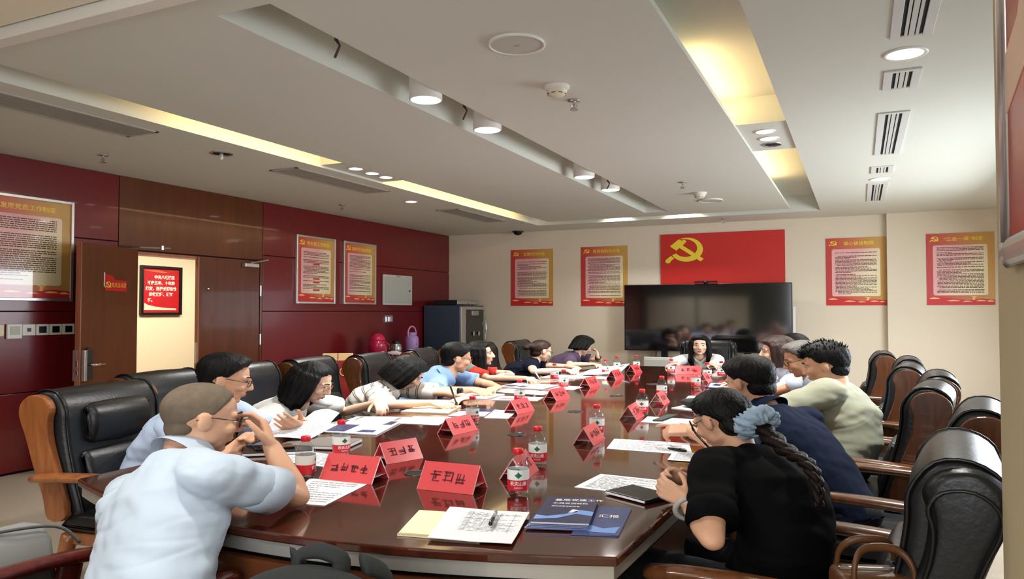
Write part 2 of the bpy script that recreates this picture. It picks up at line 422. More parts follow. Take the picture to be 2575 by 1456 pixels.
# ceiling speakers
for (x, y, lab) in ((-1.57, 3.41, 'round white ceiling speaker, large, nearest the camera'), (-1.64, 9.27, 'round white ceiling speaker near the far smoke detector')):
    e = empty('ceiling_speaker', (x, y, ZC), 0, lab, 'speaker', 'ceiling speakers')
    m = MB(); m.lathe([(.145, 0), (.150, -.012), (.136, -.014), (.134, -.009)], 40, cap=False); m.build('rim', M_WPL, e, smooth=True)
    m = MB(); m.lathe([(.135, -.009), (.001, -.012)], 40, cap=False); m.build('mesh_cover', mat('speaker_cloth', rgb(196, 194, 184), .7, bump=.2, bscale=500), e)
    m = MB(); m.box(-.016, .016, -.004, .004, -.014, -.012); m.build('badge', M_GRILLE, e)
for (x, y, lab) in ((-1.65, 4.17, 'white smoke detector beside a sprinkler, nearest the camera'), (-1.65, 8.65, 'white smoke detector near the far end of ceiling')):
    e = empty('smoke_detector', (x, y, ZC), 0, lab, 'smoke detector', 'smoke detectors')
    m = MB(); m.lathe([(.078, 0), (.078, -.018), (.066, -.026)], 30); m.build('base', M_WPL, e, smooth=False)
    m = MB(); m.lathe([(.064, -.026), (.060, -.048), (.040, -.062), (.001, -.064)], 30, cap=False); m.build('sensor_head', mat('detector_ivory', rgb(222, 214, 190), .5), e, smooth=True)
    for k in range(8):
        a = 2*PI*k/8; q = MB(); q.box(-.012, .012, .052, .058, -.052, -.044, Matrix.Rotation(a, 4, 'Z')); q.build('slot', M_DARK, e)
for (x, y, lab) in ((-5.99, 4.34, 'sprinkler head above the left red wall near the door'), (-6.01, 7.68, 'sprinkler head above the left wall posters'), (-1.66, 4.50, 'sprinkler head beside the near smoke detector'), (-1.68, 7.86, 'sprinkler head in the centre of the ceiling, farther back'), (-1.8, 11.23, 'sprinkler head above the red flag')):
    e = empty('sprinkler', (x, y, ZC), 0, lab, 'sprinkler', 'ceiling sprinklers')
    m = MB(); m.lathe([(.042, 0), (.040, -.006), (.016, -.010)], 20); m.build('escutcheon', M_STEEL, e, smooth=True)
    m = MB(); m.lathe([(.010, -.008), (.010, -.026), (.007, -.03), (.007, -.058)], 12); m.tube([(-.016, 0, -.03), (-.02, 0, -.045), (0, 0, -.06)], .004, 6); m.tube([(.016, 0, -.03), (.02, 0, -.045), (0, 0, -.06)], .004, 6); m.build('nozzle', M_STEEL, e)
    m = MB(); m.lathe([(.026, -.060), (.026, -.064)], 16); m.build('deflector', M_STEEL, e)
# black dome camera near the corner
e = empty('dome_camera', (-5.27, 11.50, ZC), 0, 'small black dome camera on ceiling above the first far poster', 'camera')
m = MB(); m.lathe([(.10, 0), (.095, -.018)], 26); m.build('base', M_BPL, e)
m = MB(); m.lathe([(.08, -.018), (.066, -.05), (.03, -.068), (.001, -.072)], 26, cap=False); m.build('dome', mat('smoked_dome', rgb(8, 8, 9), .08), e, smooth=True)
# slot vents on the right ceiling
def slot_vent(x0, x1, y0, y1, lab):
    e = empty('ceiling_vent', ((x0+x1)/2, (y0+y1)/2, ZC), 0, lab, 'air vent', 'slot vents on the right ceiling')
    hx, hy = (x1-x0)/2, (y1-y0)/2
    ix, iy = hx*.52, hy-.035
    m = MB()
    m.box(-hx, -ix, -hy, hy, -.010, 0); m.box(ix, hx, -hy, hy, -.010, 0); m.box(-ix, ix, -hy, -iy, -.010, 0); m.box(-ix, ix, iy, hy, -.010, 0)
    m.build('frame', mat('vent_white', rgb(206, 208, 204), .5), e, bevel=.002)
    m = MB(); m.box(-ix, ix, -iy, iy, -.003, -.001); m.build('duct', M_DARK, e)
    for k in range(1, 4):
        xx = -ix + 2*ix*k/4; wd_ = .007 if k != 2 else .012
        s_ = MB(); s_.box(xx-wd_, xx+wd_, -iy, iy, -.009, -.003); s_.build('slat', M_GPL, e)
slot_vent(.155, .345, 2.9, 4.15, 'long slot vent on the right ceiling, nearest the camera')
slot_vent(.145, .340, 4.70, 5.10, 'short square vent on right ceiling beyond the near downlight')
slot_vent(.135, .335, 5.68, 7.20, 'long slot vent in the middle of the right ceiling')
slot_vent(.12, .315, 7.77, 8.15, 'short square vent just before the far right downlight')
slot_vent(.10, .30, 8.80, 10.19, 'long slot vent on the right ceiling, farthest away')
# linear grilles on the left ceiling
def grille(y0, y1, lab, x0=-5.16, x1=-4.82):
    e = empty('ceiling_grille', ((x0+x1)/2, (y0+y1)/2, ZC), 0, lab, 'air grille', 'linear grilles on the left ceiling')
    hx, hy = (x1-x0)/2, (y1-y0)/2
    m = MB(); t_ = .03
    m.box(-hx, -hx+t_, -hy, hy, -.010, 0); m.box(hx-t_, hx, -hy, hy, -.010, 0); m.box(-hx, hx, -hy, -hy+t_, -.010, 0); m.box(-hx, hx, hy-t_, hy, -.010, 0)
    m.build('frame', mat('grille_frame', rgb(176, 170, 158), .5), e, bevel=.002)
    m = MB(); m.box(-hx+t_, hx-t_, -hy+t_, hy-t_, -.002, -.001); m.build('duct', mat('grille_dark', rgb(70, 66, 58), .9), e)
    n = 9; me = None
    for k in range(n):
        xx = -hx+t_ + (2*hx-2*t_)*(k+.5)/n
        if me is None:
            s_ = MB(); s_.box(-.009, .009, -hy+t_, hy-t_, -.009, -.003); me = s_.mesh('slat', M_GRILLE)
        o = link('slat', me, e); o.location = (xx, 0, 0)
grille(1.6, 3.95, 'long linear grille on left ceiling, nearest the camera')
grille(5.48, 7.03, 'linear grille on left ceiling beside the three spotlights')
grille(8.60, 10.10, 'linear grille on left ceiling, farthest from the camera')
# ------------------------------------------------------------------ doors
M_LOCK = mat('lock_black', rgb(22, 22, 26), 0.2, coat=0.5)
def lever(mb, x, y, z, d, s):
    """lever handle on a leaf lying in the XZ plane, sticking out along y by s, pointing along d"""
    mb.tube([(x, y, z), (x, y+s*.045, z), (x+d*.03, y+s*.055, z), (x+d*.14, y+s*.055, z-.004)], [.011, .011, .010, .008], 10)
# open leaf: hinged at the left jamb, swung into the room
d1 = empty('door_1', (XL+.03, 5.20, 0), math.radians(110), None, None); d1['kind'] = 'structure'
# local frame: leaf along -X from the hinge (x=0 .. -.86), corridor face on +Y side
M = MB(); M.box(-.86, 0, -.05, 0, .01, 2.06); M.build('leaf', M_DOOR, d1, bevel=.003)
M = MB(); M.box(-.868, -.858, -.050, -.002, .01, 2.06); M.build('edge_strip', M_DOOREDGE, d1)
M = MB(); M.box(-.871, -.867, -.038, -.012, .80, 1.08); M.build('lock_faceplate', M_SILVER, d1)
M = MB(); M.box(-.875, -.870, -.034, -.016, .93, .985); M.box(-.875, -.870, -.034, -.016, .86, .90); M.build('latch_bolt', M_CHROME, d1)
for s, y in ((1, 0), (-1, -.05)):
    M = MB(); pl = [(-.055, .80), (.055, .80), (.055, 1.03), (.04, 1.08), (.0, 1.10), (-.04, 1.08), (-.055, 1.03)]
    M.prism([(px-.775, pz) for px, pz in pl], -(y+s*.03), -y, M=UPRIGHT)
    M.build('lock_plate', M_LOCK if s < 0 else M_SILVER, d1, bevel=.006)
    M = MB(); M.box(-.845, -.81, min(y, y+s*.034), max(y, y+s*.034), .80, 1.08); M.build('lock_trim', M_SILVER, d1, bevel=.003)
    M = MB(); lever(M, -.775, y+s*.03, .945, 1, s); M.build('lever_handle', M_CHROME, d1, smooth=True)
for z in (.25, 1.05, 1.8):
    M = MB(); M.lathe([(.009, z), (.009, z+.12)], 10); M.build('hinge', M_SILVER, d1)
# closed leaf
d2 = empty('door_2', (XL, 7.0, 0), 0); d2['kind'] = 'structure'
M = MB(); M.box(-.055, -.012, -.93, 0, .01, 2.045); M.build('leaf', M_DOOR, d2, bevel=.003)
M = MB(); M.box(-.056, -.010, -.945, -.93, .01, 2.045); M.build('edge_strip', M_DOOREDGE, d2)
M = MB(); M.box(-.05, -.016, -.952, -.944, .85, 1.08); M.build('strike_plate', M_SILVER, d2)
for z in (.28, 1.02, 1.62):
    M = MB(); M.lathe([(.011, z), (.011, z+.13)], 10, (-.004, .012, 0)); M.build('hinge', M_SILVER, d2)
M = MB(); M.lathe([(.012, -.012), (.012, .004), (.007, .006)], 14, M=Matrix.Translation((-.008, -.80, 1.69)) @ Matrix.Rotation(PI/2, 4, 'Y')); M.build('peephole', M_CHROME, d2)
M = MB(); M.box(-.012, .055, -.30, -.07, 1.965, 2.015); o = M.build('door_closer', M_SILVER, d2, bevel=.008)
M = MB(); M.tube([(.03, -.19, 2.02), (.20, -.08, 2.055), (.03, .08, 2.075)], .011, 8); M.build('closer_arm', M_STEEL, d2)
# closer arm of the open leaf, sticking out under the header
M = MB(); M.tube([(XL, 5.06, 2.085), (XL+.20, 5.14, 2.075), (XL+.42, 5.32, 2.07)], .010, 8); M.lathe([(.018, -.02), (.018, .02)], 12, (XL+.36, 5.27, 2.07))
M.build('closer_arm', M_STEEL, wall_left)

# little red pennant sign on the open leaf, corridor face
M_SIGN = mat('sign_red', rgb(196, 24, 24), 0.35)
M_YEL = mat('print_yellow', rgb(248, 214, 70), 0.5)
M_GOLD = mat('print_gold', rgb(232, 186, 84), 0.5)
M_PRINTW = mat('print_white', rgb(250, 240, 232), 0.6)
M_PRINTK = mat('print_dark', rgb(96, 72, 60), 0.8)
def emblem(name, size, m, parent, T, depth=.003):
    """crossed hammer and sickle, drawn in XZ, facing -Y; centre at origin"""
    mb = MB(); R = UPRIGHT
    # sickle: crescent sweeping from its tip at the top, round the right, to the lower left
    n = 26; outer = []; inner = []
    for k in range(n+1):
        t = k/n; a = math.radians(112 - 268*t)
        outer.append((.40*math.cos(a)+.02, .40*math.sin(a)+.0))
        wd_ = .165*math.sin(PI*min(1, .04+t*.72))
        inner.append(((.40-wd_)*math.cos(a)+.02, (.40-wd_)*math.sin(a)+.0))
    for k in range(n): mb.prism([outer[k], inner[k], inner[k+1], outer[k+1]][::-1], 0, depth, M=T @ R)
    def bar(p, q, w_, z=depth*1.2):
        p, q = Vector(p), Vector(q); d = (q-p).normalized(); s_ = Vector((-d.y, d.x))*w_/2
        mb.prism([p-s_, q-s_, q+s_, p+s_], 0, z, M=T @ R)
    bar((-.335, -.23), (-.46, -.36), .12)                       # sickle grip
    mb.prism([(-.45+.07*math.cos(2*PI*k/12), -.37+.07*math.sin(2*PI*k/12)) for k in range(12)], 0, depth*1.5, M=T @ R)
    bar((-.19, .17), (.40, -.36), .115)                         # hammer handle
    mb.prism([(-.40, .13), (-.24, -.02), (-.06, .17), (.02, .28), (-.04, .34), (-.10, .30), (-.17, .36)], 0, depth*1.3, M=T @ R)
    S = Matrix.Scale(size, 4)
    for v in mb.v: v -= T.translation; v *= 1
    out = MB(); out.f = mb.f; out.mi = mb.mi
    out.v = [T.translation + Vector((v.x*size*W, v.y, v.z*size)) for v in mb.v]
    return out.build(name, m, parent)
s_ = empty('door_sign', (0, 0, 0), 0, 'small red flag-shaped sign with gold writing on the open door leaf', 'sign')
s_.location = (-6.521, 4.879, 1.685); s_.rotation_euler = (0, 0, math.radians(110))
M = MB(); M.prism([(-.17, -.055), (.16, -.06), (.165, .045), (-.02, .05), (-.06, .085), (-.175, .10)], 0, .006, M=UPRIGHT); M.build('board', M_SIGN, s_)
M = MB(); M.box(-.185, -.175, -.006, 0, -.02, .115); M.build('pole', M_WPL, s_)
emblem('emblem', .075, M_GOLD, s_, Matrix.Translation((-.125, -.006, .0)), .002)
text_on('lettering', '党员活动室', .05, M_GOLD, s_, Matrix.Translation((.04, -.007, -.005)) @ UPRIGHT, squeeze=.95)

# ------------------------------------------------------------------ posters
def grad_mat(name, stops, ax):
    m = mat(name, (1, 1, 1, 1), .45); nt = m.node_tree; L = nt.links
    tc = nt.nodes.new('ShaderNodeTexCoord'); mp = nt.nodes.new('ShaderNodeMapping'); mp.inputs['Rotation'].default_value = (0, math.radians(ax), 0)
    sp = nt.nodes.new('ShaderNodeSeparateXYZ'); cr = nt.nodes.new('ShaderNodeValToRGB')
    el = cr.color_ramp.elements
    while len(el) < len(stops): el.new(.5)
    for e_, (p_, c_) in zip(el, stops): e_.position = p_; e_.color = c_
    L.new(tc.outputs['Generated'], mp.inputs[0]); L.new(mp.outputs[0], sp.inputs[0]); L.new(sp.outputs[0], cr.inputs[0]); L.new(cr.outputs[0], nt.nodes['Principled BSDF'].inputs['Base Color'])
    return m
M_POSTER = grad_mat('poster_orange_print', [(0, rgb(192, 56, 62)), (.25, rgb(196, 68, 60)), (.6, rgb(202, 112, 76)), (1.0, rgb(204, 158, 82))], 12)
M_INNER = grad_mat('poster_cream_print', [(0, rgb(234, 176, 176)), (.22, rgb(240, 208, 186)), (.5, rgb(240, 226, 190)), (1.0, rgb(236, 220, 170))], -30)
M_BAND = mat('poster_red_band', rgb(204, 42, 48), .5)
M_MOTIF = mat('poster_motif', rgb(246, 196, 120), .5)
def poster(name, label, loc, rz, w, h, title, style, framed, seed, emb=True, tsize=1.0):
    rnd = random.Random(seed)
    e = empty(name, loc, rz, label, 'poster', 'framed wall posters' if framed else 'unframed wall posters')
    d = .022 if framed else .008
    m = MB(); m.box(-w/2, w/2, -d, 0, -h/2, h/2); m.build('sheet', M_POSTER, e)
    if framed:
        f = MB(); t_ = .022
        f.box(-w/2-t_, -w/2+.006, -d-.016, 0, -h/2-t_, h/2+t_); f.box(w/2-.006, w/2+t_, -d-.016, 0, -h/2-t_, h/2+t_)
        f.box(-w/2+.006, w/2-.006, -d-.016, 0, h/2-.006, h/2+t_); f.box(-w/2+.006, w/2-.006, -d-.016, 0, -h/2-t_, -h/2+.006)
        f.build('frame', M_SILVER, e, bevel=.004)
        g = MB(); g.box(-w/2, w/2, -d-.009, -d-.006, -h/2, h/2); g.build('cover_glass', M_PANE, e)
    iw, ih = w*.80, h*.70; cz = -h*.015
    def rr(x0, x1, z0, z1, r):
        pts = []
        for cx_, cz_, a0 in ((x1-r, z1-r, 0), (x0+r, z1-r, 90), (x0+r, z0+r, 180), (x1-r, z0+r, 270)):
            for k in range(5):
                a = math.radians(a0+90*k/4); pts.append((cx_+r*math.cos(a), cz_+r*math.sin(a)))
        return pts
    m = MB(); m.prism(rr(-iw/2, iw/2, cz-ih/2, cz+ih/2, .025), 0, .0012, M=Matrix.Translation((0, -d, 0)) @ UPRIGHT); m.build('text_panel', M_INNER, e)
    # printed lines
    t = MB(); y = -d-.0016
    z = cz+ih/2-.035
    heads = []
    while z > cz-ih/2+.03:
        if style == 1 and rnd.random() < .16 and len(heads) < 6:
            heads.append(z); z -= .030; continue
        short = rnd.random() < .22
        x = -iw*.43 + (rnd.random()*.04 if rnd.random() < .3 else 0); xe = iw*.43 if not short else -iw*.43 + iw*rnd.uniform(.25, .8)
        if rnd.random() < .9:
            while x < xe:
                L_ = rnd.uniform(.015, .06); t.box(x, min(x+L_, xe), y, y+.001, z-.0045, z+.0045); x += L_+rnd.uniform(.003, .009)
        z -= .0185 if rnd.random() < .86 else .03
    t.build('text_lines', M_PRINTK, e)['kind'] = 'stuff'
    for z in heads:
        q = MB(); q.box(-iw*.11, iw*.11, y, y+.001, z-.012, z+.010); q.build('heading_bar', M_BAND, e)
    # bottom band with white wall and dove motifs
    bz = -h/2
    m = MB(); pts = [(-w/2+.002, bz+.002), (w/2-.002, bz+.002), (w/2-.002, bz+.07), (w*.3, bz+.085), (w*.1, bz+.06), (-w*.1, bz+.09), (-w*.3, bz+.105), (-w/2+.002, bz+.095)]
    m.prism(pts, 0, .0008, M=Matrix.Translation((0, -d, 0)) @ UPRIGHT); m.build('red_band', M_BAND, e)
    m = MB()
    for (x0, z0, L_, hh) in ((-.47, .088, .17, .018), (-.20, .058, .20, .014), (.02, .048, .15, .010), (.22, .056, .16, .014), (.38, .048, .11, .018)):
        m.prism([(w*x0, bz+z0), (w*(x0+L_*.3), bz+z0-.006), (w*(x0+L_), bz+z0-.004), (w*(x0+L_*.8), bz+z0+hh*.5), (w*(x0+L_*.45), bz+z0+hh), (w*(x0+L_*.2), bz+z0+hh*.6)], .0008, .0016, M=Matrix.Translation((0, -d, 0)) @ UPRIGHT)
    m.prism([(w*.17, bz+.07), (w*.205, bz+.066), (w*.215, bz+.105), (w*.25, bz+.122), (w*.2, bz+.116), (w*.14, bz+.125), (w*.18, bz+.104)], .0008, .0016, M=Matrix.Translation((0, -d, 0)) @ UPRIGHT)
    m.build('bottom_motif', M_MOTIF, e)['kind'] = 'stuff'
    text_on('title', title, .058*tsize, M_YEL, e, Matrix.Translation((w*.05, -d-.001, h/2-.083)) @ UPRIGHT, bold=.0006, squeeze=1.15)
    if emb: emblem('emblem', .085, M_YEL, e, Matrix.Translation((-w*.375, -d, h/2-.072)), .002)
    return e
LW = math.radians(90)
poster('wall_poster', 'large silver-framed poster at far left, left of the open door', (XL, 4.10, 1.99), LW, .88, .89, '发展党员工作制度', 0, True, 3, tsize=.92)
poster('wall_poster', 'silver-framed poster with several red heading bars, right of the doors', (XL, 8.02, 1.99), LW, .76, .87, '党支部工作制度', 1, True, 5)
poster('wall_poster', 'silver-framed poster with plain lines, next to grey electrical box', (XL, 9.00, 1.99), LW, .74, .87, '组织生活会制度', 0, True, 8)
poster('wall_poster', 'unframed poster on beige wall above the water cabinet side, leftmost there', (-5.085, YE, 2.01), 0, .79, .97, '主题党日制度', 0, False, 11)
poster('wall_poster', 'unframed poster on the beige wall, its corner behind the television', (-3.79, YE, 2.01), 0, .80, .98, '党员权利与义务', 0, False, 13)
poster('wall_poster', 'unframed poster on the beige wall between television and pilaster', (-.035, YE, 2.0), 0, .785, .97, '谈心谈话制度', 0, False, 17)
poster('wall_poster', 'unframed poster on the white pilaster at far right', (1.235, YE-.12, 2.0), 0, .79, .97, '“三会一课”制度', 0, False, 19)

# red flag board with hammer and sickle
e = empty('party_flag', (-1.915, YE-.006, 2.17), 0, 'large red flag board with yellow hammer and sickle above the television', 'flag')
m = MB(); m.box(-.93, .93, -.018, 0, -.36, .475); m.build('board', mat('flag_red', rgb(202, 42, 36), .4, var=.04, vscale=1.5), e)
emblem('emblem', .47, mat('flag_yellow', rgb(246, 222, 60), .45), e, Matrix.Translation((-.53, -.018, .225)), .006)

# poster in the corridor
e = empty('corridor_poster', (-9.76, 8.06, 1.75), LW, 'black-framed red poster with white writing in the corridor, seen through door', 'poster')
m = MB(); m.box(-.33, .33, -.02, 0, -.335, .335); m.build('sheet', mat('corridor_poster_red', rgb(186, 24, 34), .5, var=.25, vscale=3), e)
f = MB()
for (x0, x1, z0, z1) in ((-.37, -.33, -.375, .375), (.33, .37, -.375, .375), (-.33, .33, .335, .375), (-.33, .33, -.375, -.335)): f.box(x0, x1, -.05, 0, z0, z1)
f.build('frame', M_BPL, e, bevel=.004)
for i, (t_, x_) in enumerate((('中央八项规定', .06), ('不是五年、十年的', 0), ('规定，而是长期有效', 0), ('的铁规矩、硬杠', 0), ('杠', -.21), ('。', -.15))):
    text_on('lettering', t_, .062, M_PRINTW, e, Matrix.Translation((x_, -.0205, .20-.088*min(i, 4))) @ UPRIGHT, bold=.002, squeeze=1.0)['kind'] = 'stuff'
m = MB(); m.prism([(-.30, -.30), (.28, -.30), (.28, -.275), (.05, -.265), (-.12, -.245), (-.24, -.22), (-.30, -.19)], 0, .002, M=Matrix.Translation((0, -.02, 0)) @ UPRIGHT); m.build('ribbon_motif', mat('ribbon_cream', rgb(250, 216, 190), .5), e)
m = MB(); m.prism([(-.30, .30), (-.05, .31), (.1, .285), (.25, .315), (.05, .27), (-.2, .29)], 0, .002, M=Matrix.Translation((0, -.02, 0)) @ UPRIGHT); m.build('top_motif', mat('ribbon_orange', rgb(230, 110, 70), .5), e)

# ------------------------------------------------------------------ wall fittings
def wall_item(name, y, z, label, cat): return empty(name, (XL, y, z), LW, label, cat)
e = wall_item('thermostat', 4.045, 1.255, 'white wall control box with grey screen, left of the socket strip', 'thermostat')
m = MB(); m.box(-.065, .065, -.025, 0, -.065, .065); m.build('body', M_WPL, e, bevel=.006)
m = MB(); m.box(-.042, .042, -.028, -.024, -.03, .045); m.build('screen', mat('lcd_grey', rgb(170, 172, 160), .3), e)
e = wall_item('switch_plate', 3.90, 1.265, 'cream light switch at far left edge, beside the wall control', 'switch')
m = MB(); m.box(-.06, .06, -.012, 0, -.05, .05); m.build('plate', mat('switch_cream', rgb(232, 222, 180), .4), e, bevel=.004)
m = MB(); m.box(-.03, .03, -.017, -.011, -.035, .035); m.build('rocker', M_WPL, e, bevel=.003)
e = wall_item('socket_strip', 4.36, 1.265, 'row of four white socket plates on the red wall behind the open door', 'socket')
for k in range(4):
    x = -.185 + k*.122
    m = MB(); m.box(x-.058, x+.058, -.012, 0, -.05, .05); p_ = m.build('socket_plate', M_WPL, e, bevel=.004)
    hx_, hz_ = (.018, .016) if k == 0 else (.034, .03)
    m = MB(); m.box(x-hx_, x+hx_, -.0135, -.011, -hz_, hz_); m.build('port', M_BPL, p_)
e = wall_item('electrical_box', 10.0, 1.77, 'light grey metal electrical panel box on the red wall', 'electrical box')
m = MB(); m.box(-.41, .41, -.03, 0, -.24, .24); m.build('body', M_GPL, e, bevel=.01)
m = MB(); m.box(-.375, .375, -.040, -.028, -.205, .205); d_ = m.build('door', mat('box_door', rgb(186, 190, 184), .45), e, bevel=.004)
m = MB(); m.box(.29, .32, -.048, -.038, -.02, .005); m.build('latch', M_BPL, d_)
m = MB(); m.box(-.06, .06, -.033, -.029, .212, .228); m.box(-.33, -.22, -.033, -.029, .222, .226); m.box(.2, .32, -.033, -.029, .222, .226); m.build('vent_slots', M_GRILLE, e)
e = wall_item('wall_socket', 9.77, 1.31, 'square steel wall socket with a raised chrome flap under the grey box', 'socket')
m = MB(); m.box(-.10, .10, -.012, 0, -.06, .06); m.build('plate', M_STEEL, e, bevel=.004)
m = MB(); m.box(-.035, .045, -.06, -.012, -.05, .045); m.build('flap', M_CHROME, e, bevel=.012)

# ------------------------------------------------------------------ television on its stand
e = empty('television', (-2.125, 11.42, 0), 0, 'very large black wall television, switched off, below the red flag', 'television')
m = MB(); m.box(-1.25, 1.25, 0, .08, .815, 1.85); m.build('housing', M_BPL, e, bevel=.008)
m = MB(); m.box(-1.235, 1.235, -.004, .0, .832, 1.838); m.build('screen', mat('tv_glass', rgb(8, 9, 10), .07, spec=1.0, ior=1.9, coat=.6), e)
m = MB(); m.box(1.252, 1.29, .02, .06, 1.0, 1.5); m.build('side_speaker_bar', M_WPL, e, bevel=.005)
for x in (-.62, .62):
    m = MB(); m.box(x-.05, x+.05, .02, .07, .05, .82); m.build('stand_leg', M_BPL, e, bevel=.004)
m = MB(); m.box(-.95, .95, -.22, .24, .0, .05); m.build('stand_base', M_BPL, e, bevel=.006)
e = empty('video_camera', (-2.10, 11.43, 1.851), 0, 'flat black conference camera sitting on top of the television', 'camera')
m = MB(); m.lathe([(.03, 0), (.035, .018)], 16); m.build('foot', M_BPL, e)
m = MB(); m.box(-.17, .17, -.04, .04, .018, .042); m.build('bar', M_BPL, e, bevel=.01, seg=3)
m = MB(); m.lathe([(.012, 0), (.012, .006)], 14, M=Matrix.Translation((0, -.04, .03)) @ Matrix.Rotation(PI/2, 4, 'X')); m.build('lens', M_CHROME, e)
e = empty('wall_cable', (-2.95, 11.63, 0), 0, 'thin dark cable dropping below the left part of the television', 'cable')
m = MB(); m.tube([(.03, 0, .83), (.025, .005, .70), (.05, .0, .55), (.02, -.02, .35), (.05, -.05, .02)], .007, 7); m.build('wire', M_BPL, e)
e = empty('floor_box', (-2.86, 11.55, 0), 0, 'white equipment cabinet standing under the television', 'cabinet')
m = MB(); m.box(-.20, .22, -.15, .1, .0, .72); m.build('body', M_WPL, e, bevel=.006)
m = MB(); m.box(-.18, .20, -.158, -.15, .05, .68); m.build('front_panel', M_GPL, e, bevel=.003)

# ------------------------------------------------------------------ frame on the near column
e = empty('column_picture', (.316, 1.42, 2.21), -LW, 'red picture in a thick rounded silver frame on near column', 'picture')
m = MB(); m.box(-.49, .49, -.018, 0, -.62, .62); m.build('print', mat('column_print', rgb(176, 50, 48), .3, var=.5, vscale=1.3), e)
for (p0, p1) in (((-.52, 0, -.65), (-.52, 0, .65)), ((.52, 0, -.65), (.52, 0, .65)), ((-.52, 0, -.65), (.52, 0, -.65)), ((-.52, 0, .65), (.52, 0, .65))):
    p0, p1 = Vector(p0)+Vector((0, -.016, 0)), Vector(p1)+Vector((0, -.016, 0))
    m = MB(); m.tube([p0, p1], .032, 14, flat=(1, .5), up=(0, 1, 0)); m.build('frame_rail', M_SILVER, e, smooth=True)
for x in (-.52, .52):
    for z in (-.65, .65):
        m = MB(); m.ell((x, -.016, z), (.036, .02, .036)); m.build('frame_corner', M_SILVER, e, smooth=True)
m = MB(); m.prism([(-.49, -.35), (-.3, -.30), (-.15, -.1), (-.1, .1), (-.2, .0), (-.35, -.18), (-.49, -.22)], 0, .002, M=Matrix.Translation((0, -.018, 0)) @ UPRIGHT); m.build('ribbon_motif', mat('ribbon_cream', rgb(250, 216, 190), .5), e)

# ------------------------------------------------------------------ water dispenser in the corner with a black recorder on top
e = empty('water_dispenser', (-6.28, 11.18, 0), LW, 'tall blue-grey water dispenser with dark glass front in the corner', 'water dispenser')
m = MB(); m.box(-.43, .43, -.30, .40, .03, 1.53); m.build('body', mat('dispenser_bluegrey', rgb(70, 84, 104), .35, metal=.3), e, bevel=.012)
m = MB(); m.box(-.42, .42, -.325, -.295, .05, 1.51); m.build('front_frame', M_SILVER, e, bevel=.006)
m = MB(); m.box(-.26, .36, -.333, -.32, .86, 1.46); m.build('glass_door', mat('dispenser_glass', rgb(30, 32, 32), .06, coat=.5), e, bevel=.003)
m = MB(); m.tube([(.40, -.325, .90), (.40, -.36, .95), (.40, -.36, 1.25), (.40, -.325, 1.30)], .012, 8); m.build('door_handle', M_CHROME, e, smooth=True)
m = MB(); m.box(-.06, .16, -.345, -.33, 1.36, 1.44); m.build('control_panel', M_STEEL, e, bevel=.004)
for x in (-.05, .14):
    m = MB(); m.lathe([(.016, 0), (.02, .05), (.012, .07)], 12, (x, -.355, 1.02)); m.build('tap', M_CHROME, e)
m = MB(); m.box(-.26, .36, -.36, -.325, .78, .84); m.build('drip_tray', M_STEEL, e, bevel=.004)
e = empty('video_recorder', (-6.22, 11.16, 1.532), LW, 'flat black and silver recorder box on top of the water dispenser', 'recorder')
m = MB(); m.box(-.36, .36, -.16, .28, .008, .085); m.build('case', M_BPL, e, bevel=.006)
m = MB(); m.box(-.36, .36, -.170, -.158, .012, .082); m.build('front_plate', M_SILVER, e, bevel=.01)
m = MB(); m.lathe([(.022, 0), (.02, .014)], 16, M=Matrix.Translation((.03, -.170, .045)) @ Matrix.Rotation(PI/2, 4, 'X')); m.build('dial', M_CHROME, e)
for x in (-.3, .3):
    for y in (-.1, .15):
        m = MB(); m.lathe([(.02, 0), (.02, .01)], 10, (x, y, 0)); m.build('foot', M_BPL, e)

# ------------------------------------------------------------------ low sideboard with flasks along the red wall
e = empty('sideboard', (-6.36, 9.30, 0), LW, 'low dark red wooden sideboard against the red wall', 'sideboard')
WD = wood('sideboard_wood', rgb(70, 20, 16), rgb(98, 34, 24), .3, coat=.3)
m = MB(); m.box(-1.15, 1.15, -.30, .33, .06, .74); m.build('carcass', WD, e, bevel=.005)
m = MB(); m.box(-1.18, 1.18, -.33, .34, .74, .78); m.build('top', WD, e, bevel=.006)
for k in range(4):
    x = -.86 + k*.573
    m = MB(); m.box(x-.27, x+.27, -.318, -.30, .10, .72); d_ = m.build('door', WD, e, bevel=.005)
    m = MB(); m.lathe([(.008, 0), (.016, .02), (.014, .028)], 12, M=Matrix.Translation((x+(.22 if k % 2 == 0 else -.22), -.318, .45)) @ Matrix.Rotation(PI/2, 4, 'X')); m.build('knob', M_CHROME, d_)
# red thermos jug
e = empty('thermos_jug', (-6.36, 8.98, .781), LW, 'dark pink thermos jug with domed lid on the sideboard', 'thermos')
PK = mat('thermos_pink', rgb(176, 22, 66), .3, coat=.4)
m = MB(); m.lathe([(.12, 0), (.13, .01), (.13, .17), (.122, .21), (.10, .235)], 28); m.build('body', PK, e, smooth=True)
m = MB(); m.lathe([(.105, .232), (.100, .27), (.07, .305), (.035, .325), (.001, .33)], 24, cap=False); m.build('lid', mat('thermos_lid', rgb(196, 30, 78), .35), e, smooth=True)
m = MB(); m.tube([(.10, 0, .26), (.14, 0, .27), (.155, 0, .24)], .018, 10); m.build('spout', PK, e, smooth=True)
m = MB(); m.tube([(0, -.13, .2), (.06, -.16, .16), (.12, -.12, .10)], .010, 8); m.build('carry_handle', PK, e, smooth=True)
